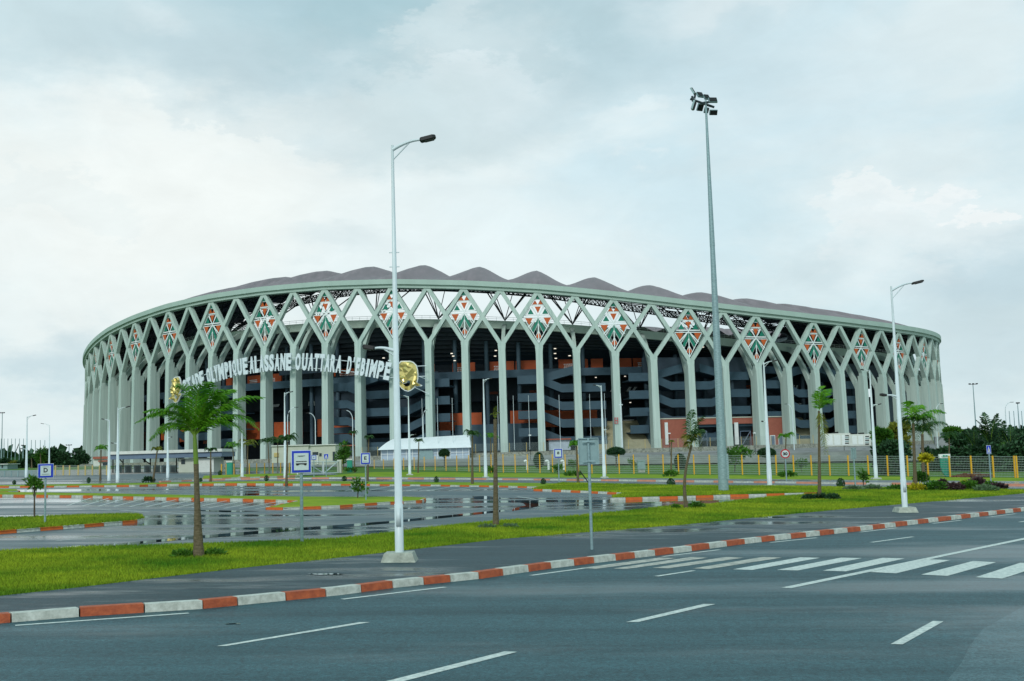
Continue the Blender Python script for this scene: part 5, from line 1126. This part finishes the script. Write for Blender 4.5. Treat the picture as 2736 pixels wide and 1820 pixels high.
palm(2468, 1290, 2464, 1160, 56, 'second palm with dark drooping fronds behind the bent palm', tr=.13, ll=.8, w=.06, n=30, droop=.9, m='palm_d', fr=[((2480, 1130), (2510, 1115), (2536, 1140)), ((2470, 1130), (2490, 1110), (2505, 1150)), ((2466, 1130), (2470, 1120), (2500, 1195), 'palm_y'), ((2455, 1140), (2440, 1130), (2430, 1165)), ((2462, 1135), (2455, 1120), (2450, 1175)), ((2470, 1140), (2485, 1135), (2496, 1180))])
PS = [(1262, 1296, 1262, 1165, 24, 'small palm on the grass strip left of the tall bare trunk', 'palm_d', 8), (268, 1285, 270, 1203, 20, 'small palm with thin trunk before the last stadium columns', 'palm', 7), (408, 1290, 420, 1205, 17, 'small leaning palm before the gatehouse turnstiles', 'palm_y', 6), (563, 1287, 563, 1207, 17, 'small palm just right of the big palm trunk', 'palm_d', 8),
      (765, 1296, 768, 1180, 28, 'dark leaved palm just left of the bus stop sign', 'palm_d', 11), (982, 1286, 985, 1172, 14, 'small palm behind the letter E sign', 'palm_d', 7), (1117, 1264, 1119, 1182, 14, 'small palm before the roof of the white tent', 'palm_d', 7), (1545, 1296, 1540, 1192, 22, 'propped small palm left of the grey sign back', 'palm', 8),
      (1793, 1272, 1794, 1182, 9, 'tiny palm in front of the brick wall', 'palm_y', 6), (2097, 1266, 2100, 1172, 24, 'small palm behind the round 30 sign', 'palm', 8), (1311, 1258, 1311, 1172, 22, 'pale green palm behind the tall bare trunk', 'palm', 7), (660, 1268, 662, 1192, 26, 'yellow green palm right of the lamp by the left fence', 'palm_y', 7),
      (628, 1268, 622, 1200, 24, 'green palm left of the lamp by the left fence', 'palm', 7), (948, 1262, 944, 1160, 14, 'thin palm behind the leafy shrub beside the gate', 'palm_d', 7), (2536, 1262, 2536, 1172, 26, 'small green palm above the hedge at the right', 'palm_d', 8), (720, 1262, 716, 1185, 26, 'dark palm before the left end of the guardhouse', 'palm_d', 9), (742, 1262, 742, 1184, 22, 'second dark palm at the corner of the guardhouse', 'palm_d', 8)]
for a in PS: palm(a[0], a[1], a[2], a[3], a[4], a[5], nf=a[7], m=a[6], tr=.085, n=16, w=.08)
# prop of the propped palm
mb = MB(); a = GP(1572, 1289); b = at(1549, 1258, GP(1545, 1296).y); mb.tube([a, b], .05, 6); tag(mb.build('tree_prop', 'bark'), 'slanting wooden prop leaning on the small palm', 'prop')
def clumps(mb, c, rx, ry, rz, n, sz, shell=.55, lo=-1):
    for k in range(n):
        while True:
            v = Vector((random.uniform(-1, 1), random.uniform(-1, 1), random.uniform(lo, 1)))
            if shell < v.length < 1: break
        p = Vector((c[0]+v.x*rx, c[1]+v.y*ry, c[2]+v.z*rz))
        d = (v+Vector((random.uniform(-.8, .8), random.uniform(-.8, .8), random.uniform(-.5, .9)))).normalized(); upv = Vector((random.uniform(-1, 1), random.uniform(-1, 1), random.uniform(-1, 1))).normalized()
        leafquad(mb, p, d, upv, sz*random.uniform(.6, 1.3), sz*random.uniform(.35, .6))
def shrub(B, w, h, label, m='leaf', n=500, sz=None, cone=False, name='shrub', cat='shrub', group=None, stem=0.0, lo=-1, sh=.5):
    t = thing(name, label, cat, tuple(B), group); sz = sz or w*.16; mb = MB()
    if cone:
        for k in range(n):
            f = random.random()**.8; r_ = w/2*(math.sin(math.pi*(.18+.82*f))**.7+.05)*random.uniform(.75, 1.05); a = random.random()*6.283
            p = B+Vector((math.cos(a)*r_, math.sin(a)*r_, h*(.08+.92*f))); d = Vector((math.cos(a)*.6, math.sin(a)*.6, .9)).normalized(); leafquad(mb, p, d, Vector((random.uniform(-1, 1), random.uniform(-1, 1), .2)).normalized(), sz*random.uniform(.7, 1.3), sz*.5)
        core = MB(); core.tube([B+Vector((0, 0, h*.08)), B+Vector((0, 0, h*.3)), B+Vector((0, 0, h*.62)), B+Vector((0, 0, h*.93))], [w*.22, w*.36, w*.28, .02], 9)
        mb.v, nb = mb.v+core.v, len(mb.v); mb.f += [tuple(i+nb for i in f) for f in core.f]; mb.m += core.m
    else:
        clumps(mb, B+Vector((0, 0, h*.5+stem*.5)), w/2, w/2, (h-stem)/2, n, sz, sh, lo)
    mb.build('foliage', m, t, fix=False)
    mb = MB(); mb.tube([B, B+Vector((0, 0, max(.05, stem+(h-stem)*.4)))], max(.015, w*.03), 6); mb.build('stem', 'bark', t)
    return t
for px, py, tp, w, lb in ((38, 1296, 1284, 9, 'tiny dark cone shrub at the far left grass strip'), (237, 1292, 1276, 10, 'tiny dark cone shrub left of the double lamps'), (712, 1287, 1271, 11, 'tiny dark cone shrub left of the dark palm'), (920, 1287, 1273, 12, 'tiny dark cone shrub before the gate post'), (1166, 1292, 1274, 12, 'small dark cone shrub left of the small palm on the strip'),
                          (1452, 1297, 1279, 13, 'small dark cone shrub before the figure sign'), (1793, 1302, 1280, 20, 'dark cone shrub left of the ragged palm'), (2247, 1306, 1279, 20, 'dark egg shaped shrub right of the slim palm'), (536, 1288, 1278, 9, 'tiny dark cone shrub behind the big palm trunk'), (588, 1272, 1258, 10, 'small dark shrub at the foot of the left fence')):
    B = GP(px, py); shrub(B, w*mpp(B.y), hpx(B, tp), lb, 'leaf_d', 500, cone=True, name='cone_shrub', group='cone shrubs on the grass strips')
def topiary(px, py, w, t0, t1, label, col=False):
    B = GP(px, py); s = mpp(B.y); t = thing('topiary_tree', label, 'topiary', tuple(B), 'clipped round trees'); za, zb_ = hpx(B, t0), hpx(B, t1); mb = MB(); mb.tube([B, B+Vector((0, 0, zb_+(za-zb_)*.4))], .12, 7); mb.build('trunk', 'bark', t)
    bm = bmesh.new(); bmesh.ops.create_icosphere(bm, subdivisions=4, radius=1)
    for v in bm.verts:
        n_ = 1+.05*math.sin(v.co.x*9+v.co.z*7)*math.sin(v.co.y*8+3); k = 1 if v.co.z > -.2 or col else 1-.45*(-.2-v.co.z)/.8
        v.co = Vector((v.co.x*w/2*s*n_*k, v.co.y*w/2*s*n_*k, v.co.z*(za-zb_)/2*n_+(za+zb_)/2))
    me = bpy.data.meshes.new('crown'); bm.to_mesh(me); bm.free(); me.materials.append(M['leaf_d']); o = bpy.data.objects.new('crown_core', me); COL.objects.link(o); o.parent = t
    mb = MB(); cc = B+Vector((0, 0, (za+zb_)/2)); clumps(mb, cc, w/2*s*1.03, w/2*s*1.03, (za-zb_)/2*1.03, 1500, .28, .94, -.9 if col else -.55); mb.build('crown', 'leaf_d', t, fix=False)
topiary(1188, 1250, 24, 1202, 1223, 'round clipped tree before the right part of the white tent'); topiary(1440, 1252, 22, 1212, 1248, 'dark clipped bush left of the figure sign behind the fence', True); topiary(1647, 1248, 44, 1197, 1220, 'wide clipped dome tree just right of the white lamp'); topiary(2050, 1250, 42, 1199, 1224, 'wide clipped dome tree left of the 30 sign'); topiary(1818, 1254, 24, 1216, 1254, 'dark clipped columnar bush behind the ragged palm', True)
# young leafy trees
def tree(B, cx, cy, w, h, label, m='leaf', n=700, sz=.35, tr=.07, limbs=5, name='tree', cat='tree', group=None, lumps=6):
    t = thing(name, label, cat, tuple(B), group); s = mpp(B.y); C_ = at(cx, cy, B.y); W_, H_ = w*s, h*s; mb = MB(); mb.tube([B, B.lerp(C_, .6), C_], [tr, tr*.75, tr*.35], 7)
    lp = []
    for k in range(lumps):
        a = 6.283*k/lumps+random.uniform(-.4, .4); r_ = random.uniform(.25, .62); e = C_+Vector((math.cos(a)*W_/2*r_, math.sin(a)*W_/2*r_*.8, random.uniform(-.35, .42)*H_)); lp.append(e); mb.tube([B.lerp(C_, random.uniform(.55, .85)), e], [tr*.4, tr*.12], 5)
    mb.build('trunk', 'bark', t); mb = MB()
    for e in lp+[C_]:
        clumps(mb, e, W_*random.uniform(.20, .30), W_*.24, H_*random.uniform(.16, .27), n//(lumps+1), sz, .1)
    mb.build('crown', m, t, fix=False); return t
for px, py, cx, cy, w, h, lb, m, n, sz in ((955, 1335, 958, 1298, 46, 40, 'spindly young leafy tree left of the near lamp post', 'leaf', 200, .22), (92, 1393, 92, 1290, 46, 22, 'spindly young tree with feathery leaves left of the letter D sign', 'leaf', 260, .20), (918, 1256, 919, 1210, 44, 54, 'leafy green shrub tree behind the white gate post', 'leaf', 900, .45),
                                          (1963, 1262, 1966, 1212, 100, 46, 'spreading leafy tree partly hidden by the floodlight mast', 'leaf', 500, .5), (2142, 1262, 2142, 1238, 44, 30, 'thin leafy sapling right of the 30 sign', 'leaf', 220, .35), (1690, 1256, 1688, 1236, 26, 20, 'thin sapling left of the electric cabinet', 'leaf', 150, .3), (1535, 1258, 1530, 1240, 24, 18, 'light green bush with white flowers right of the vent pipes', 'leaf', 260, .3),
                                          (2306, 1304, 2308, 1275, 26, 30, 'spindly bush at the right before the container lamp', 'leaf', 160, .25), (1490, 1268, 1490, 1250, 40, 20, 'low flowering bush under the figure sign', 'leaf', 240, .25)):
    B = GP(px, py); tree(B, cx, cy, w, h, lb, m, n, sz, tr=.04 if n < 400 else .08, name='young_tree')
# bushes at palm feet, bed
for px, py, w, h, lb, m, n, sz in ((487, 1500, 56, 26, 'low ragged bush left of the big palm foot', 'leaf', 260, .12), (575, 1496, 56, 22, 'low ragged bush right of the big palm foot', 'leaf', 240, .12), (1300, 1420, 50, 15, 'low grey green bush left of the bare palm trunk', 'leaf_s', 260, .11), (1362, 1418, 46, 15, 'low grey green bush right of the bare palm trunk', 'leaf_s', 240, .11),
                                   (1806, 1366, 22, 14, 'small bush left of the ragged palm foot', 'leaf', 160, .14), (1862, 1364, 46, 20, 'low bush with a yellow flower right of the ragged palm foot', 'leaf', 260, .14), (2162, 1341, 28, 16, 'round dark bush left of the slim palm foot', 'leaf_d', 420, .16), (2194, 1340, 24, 18, 'round dark bush at the slim palm foot', 'leaf_d', 420, .16), (2226, 1341, 30, 18, 'round dark bush right of the slim palm foot', 'leaf_d', 460, .16),
                                   (1530, 1272, 40, 10, 'low dark green bush at the propped palm', 'leaf', 260, .3), (1793, 1274, 34, 13, 'low green bush under the tiny palm', 'leaf', 260, .3), (2103, 1275, 46, 11, 'low green bush under the palm behind the 30 sign', 'leaf', 300, .3), (398, 1290, 26, 12, 'small shrub before the gatehouse turnstiles left', 'leaf_d', 220, .3), (938, 1262, 30, 12, 'green bush beside the teal cabin', 'leaf', 300, .3), (1310, 1266, 26, 16, 'green bush beside the lamp right of the tent', 'leaf', 240, .3)):
    B = GP(px, py); shrub(B, w*mpp(B.y), h*mpp(B.y), lb, m, n, sz, lo=-.3, name='bush', sh=.3)
bd = [(2280, 1314, 46, 9, 'leaf_s'), (2330, 1313, 50, 11, 'leaf_s'), (2400, 1314, 60, 13, 'leaf'), (2452, 1316, 40, 18, 'leaf_y'), (2500, 1316, 60, 24, 'leaf'), (2548, 1316, 50, 20, 'leaf_p'), (2590, 1314, 46, 24, 'leaf'), (2612, 1308, 34, 28, 'leaf_p'), (2634, 1318, 56, 16, 'leaf_s'), (2668, 1310, 40, 13, 'leaf_p'), (2520, 1304, 20, 18, 'leaf_p'), (2576, 1312, 30, 20, 'leaf_y'), (2462, 1300, 36, 34, 'leaf'), (2646, 1308, 44, 16, 'leaf')]
cn = {'leaf': 'green', 'leaf_y': 'yellow green', 'leaf_p': 'purple', 'leaf_s': 'silvery'}
wh = ['at the left end of the bed', 'left of the bent palm', 'at the foot of the bent palm', 'between palm and croton', 'below the croton', 'left of the middle of the bed', 'in the middle of the bed', 'standing tallest in the bed', 'along the front right of the bed', 'at the right end of the bed', 'behind the bed below the totem', 'beside the tallest purple plant', 'behind the bent palm foot', 'behind the right end of the bed']
for (px, py, w, h, m), q in zip(bd, wh):
    B = GP(px, py); shrub(B, w*mpp(B.y), h*mpp(B.y)*1.1, f'{cn[m]} bedding plant {q}', m, 420, .22, lo=-.3, name='bedding_plant', group='plants of the right flower bed', sh=.2)
B = GP(2478, 1302); shrub(B, 20*mpp(B.y), hpx(B, 1226), 'tall bright yellow croton plant before the fence', 'leaf_y', 300, .4, name='croton_plant', stem=2.0)
B = GP(2600, 1275); t = MB()
for k in range(60): a = random.random()*6.28; r_ = random.random()**.7; p = B+Vector((math.cos(a)*r_*1.9, math.sin(a)*r_*.8, .32*(1-r_)+.02)); t.box(p, (.35, .3, .22), rot=random.random()*3, tilt=random.random())
tag(t.build('earth_heap', 'earth'), 'low heap of reddish earth behind the fence at the right', 'earth heap')
# hedges and trees at the right
for x0, x1, y0, yb, Yd, m, lb in ((2340, 2410, 1190, 1252, 118, 'leaf_d', 'dark green hedge behind the fence left of the right lamp'), (2470, 2600, 1200, 1246, 135, 'leaf_d', 'clipped green hedge behind the green totem'), (2600, 2780, 1190, 1246, 130, 'leaf_d', 'loose dark hedge behind the pedestrian sign')):
    a = at(x0, yb, Yd); b = at(x1, yb, Yd); zt_ = at((x0+x1)/2, y0, Yd).z; B = Vector(((a.x+b.x)/2, Yd, plane_z((a.x+b.x)/2)-.05)); t = thing('hedge', lb, 'hedge', tuple(B)); mb = MB()
    for k in range(2600):
        x = random.uniform(a.x, b.x); z = B.z+(zt_-B.z)*random.random()**.7*(1+.08*math.sin(x*2.1)); y = Yd+random.uniform(-.9, .9)
        leafquad(mb, Vector((x, y, z)), Vector((random.uniform(-1, 1), random.uniform(-1, .3), random.uniform(-.2, 1))).normalized(), Vector((random.uniform(-1, 1), random.uniform(-1, 1), random.uniform(-1, 1))).normalized(), .5, .3)
    mb.box(((a.x+b.x)/2, Yd+.4, (B.z+zt_)/2-.3), (b.x-a.x-.5, 1.2, zt_-B.z-.6)); mb.build('foliage', m, t, fix=False)
def at_ground(px, Y): p = at(px, 1200, Y); return Vector((p.x, Y, terr(p.x, Y)))
def fan_palm(px, Y, cx, cy, r_, label, n=9):
    B = at_ground(px, Y); C_ = at(cx, cy, Y); t = thing('banana_clump', label, 'plant clump', tuple(B), 'dark banana like clumps at the right'); mb = MB(); mb.tube([B, B.lerp(C_, .3)], [.3, .15], 7); mb.build('trunk', 'bark', t)
    s = mpp(Y)
    for k in range(n):
        a = (k/(n-1)-.5)*2.5; L = r_*s*random.uniform(.8, 1.15); d = Vector((math.sin(a), random.uniform(-.5, .5), math.cos(a)*.9+.1)); O = B.lerp(C_, .35)
        mb = MB(); e = C_+d*L; frond(mb, [O, C_, C_+d*L*.6+Vector((0, 0, L*.1)), e-Vector((0, 0, L*abs(a)*.16))], L*.36, n=26, droop=.45, w=L*.055); mb.build('frond', ['leaf_d', 'shaft'], t, fix=False)
fan_palm(2645, 150, 2645, 1160, 50, 'tall dark fan shaped clump above the pedestrian sign', 13); fan_palm(2610, 152, 2600, 1180, 40, 'dark leafy clump left of the tallest fan shaped clump'); fan_palm(2700, 150, 2700, 1185, 42, 'dark leafy clump at the right edge'); fan_palm(2675, 156, 2676, 1170, 40, 'dark leafy clump right of the tallest fan shaped clump')
tw = [(2355, 125, 2360, 1185, 44, 60, 'bushy green tree behind the right lamp', 'leaf'), (2410, 128, 2400, 1170, 60, 70, 'yellow green tree between the right lamp and the bent palm', 'palm_y'), (2390, 122, 2390, 1215, 80, 50, 'bushy tree low behind the right lamp', 'leaf_d'), (2560, 170, 2560, 1180, 70, 34, 'low dark tree behind the small green palm', 'leaf_d'), (2630, 155, 2635, 1205, 90, 60, 'dark bush under the fan shaped clump', 'leaf_d'), (2715, 150, 2715, 1205, 80, 70, 'dark bush at the right edge behind the fence', 'leaf_d'),
      (2670, 145, 2690, 1215, 60, 50, 'dull green bush right of the pedestrian sign', 'leaf'), (2728, 200, 2728, 1165, 60, 44, 'distant dark tree at the right edge', 'leaf_d'), (2590, 230, 2590, 1160, 60, 24, 'distant dark tree left of the fan clump', 'leaf_d'), (2545, 230, 2545, 1150, 50, 16, 'distant pale tree above the low building', 'leaf')]
for px, Y, cx, cy, w, h, lb, m in tw: tree(at_ground(px, Y), cx, cy, w, h, lb, m, 2400, .55, tr=.14, lumps=9, name='leafy_tree')
lt = [(10, 330, 12, 1240, 26, 22, 'leaf_d'), (32, 330, 34, 1244, 26, 20, 'palm_y'), (58, 330, 58, 1243, 26, 22, 'leaf_d'), (82, 320, 82, 1234, 26, 30, 'leaf_d'), (116, 310, 112, 1215, 34, 44, 'leaf'), (142, 310, 142, 1220, 36, 36, 'leaf_d'), (172, 310, 172, 1226, 34, 40, 'leaf_d'), (204, 330, 206, 1225, 30, 40, 'leaf_d'), (226, 340, 224, 1228, 30, 40, 'leaf_d'), (100, 330, 98, 1244, 30, 18, 'leaf_d'), (128, 335, 128, 1242, 40, 20, 'leaf_d'), (190, 300, 190, 1241, 40, 20, 'leaf_d'), (-20, 330, -20, 1240, 40, 24, 'leaf_d')]
ln = ['beside the grey hut', 'with yellowish leaves behind the barrier', 'behind the left street lamp', 'left of the letter D sign', 'standing tallest above the letter D sign', 'just right of the letter D sign', 'behind the pale yellow fence', 'close to the stadium edge', 'touching the stadium edge', 'low behind the letter D sign', 'low behind the barrier end', 'low behind the pale fence', 'outside the left edge of the photo']
for (px, Y, cx, cy, w, h, m), q in zip(lt, ln): tree(at_ground(px, Y), cx, cy, w, h, f'distant tree {q}', m, 800, .9, tr=.18, lumps=7, name='distant_tree', group='distant trees at the left')
palm(110, 1262, 108, 1212, 16, 'distant palm above the letter D sign', nf=8, m='palm_d', B=at_ground(110, 300), n=12, w=.16, tr=.16)
palm(86, 1262, 84, 1224, 13, 'small distant palm left of the letter D sign', nf=7, m='palm_d', B=at_ground(86, 300), n=12, w=.16, tr=.16)
mb = MB()
for k in range(1500):
    x = random.uniform(-420, 60) if k % 2 else random.uniform(130, 520); y = random.uniform(520, 640); z = plane_z(x); mb_h = random.uniform(2, 9)
    leafquad(mb, Vector((x, y, z+mb_h*random.random())), Vector((random.uniform(-1, 1), -.4, random.uniform(.1, 1))).normalized(), Vector((random.uniform(-1, 1), random.uniform(-1, 1), 0)).normalized(), 7, 6)
o = mb.build('distant_wood', 'leaf_d', fix=False); o['kind'] = 'stuff'
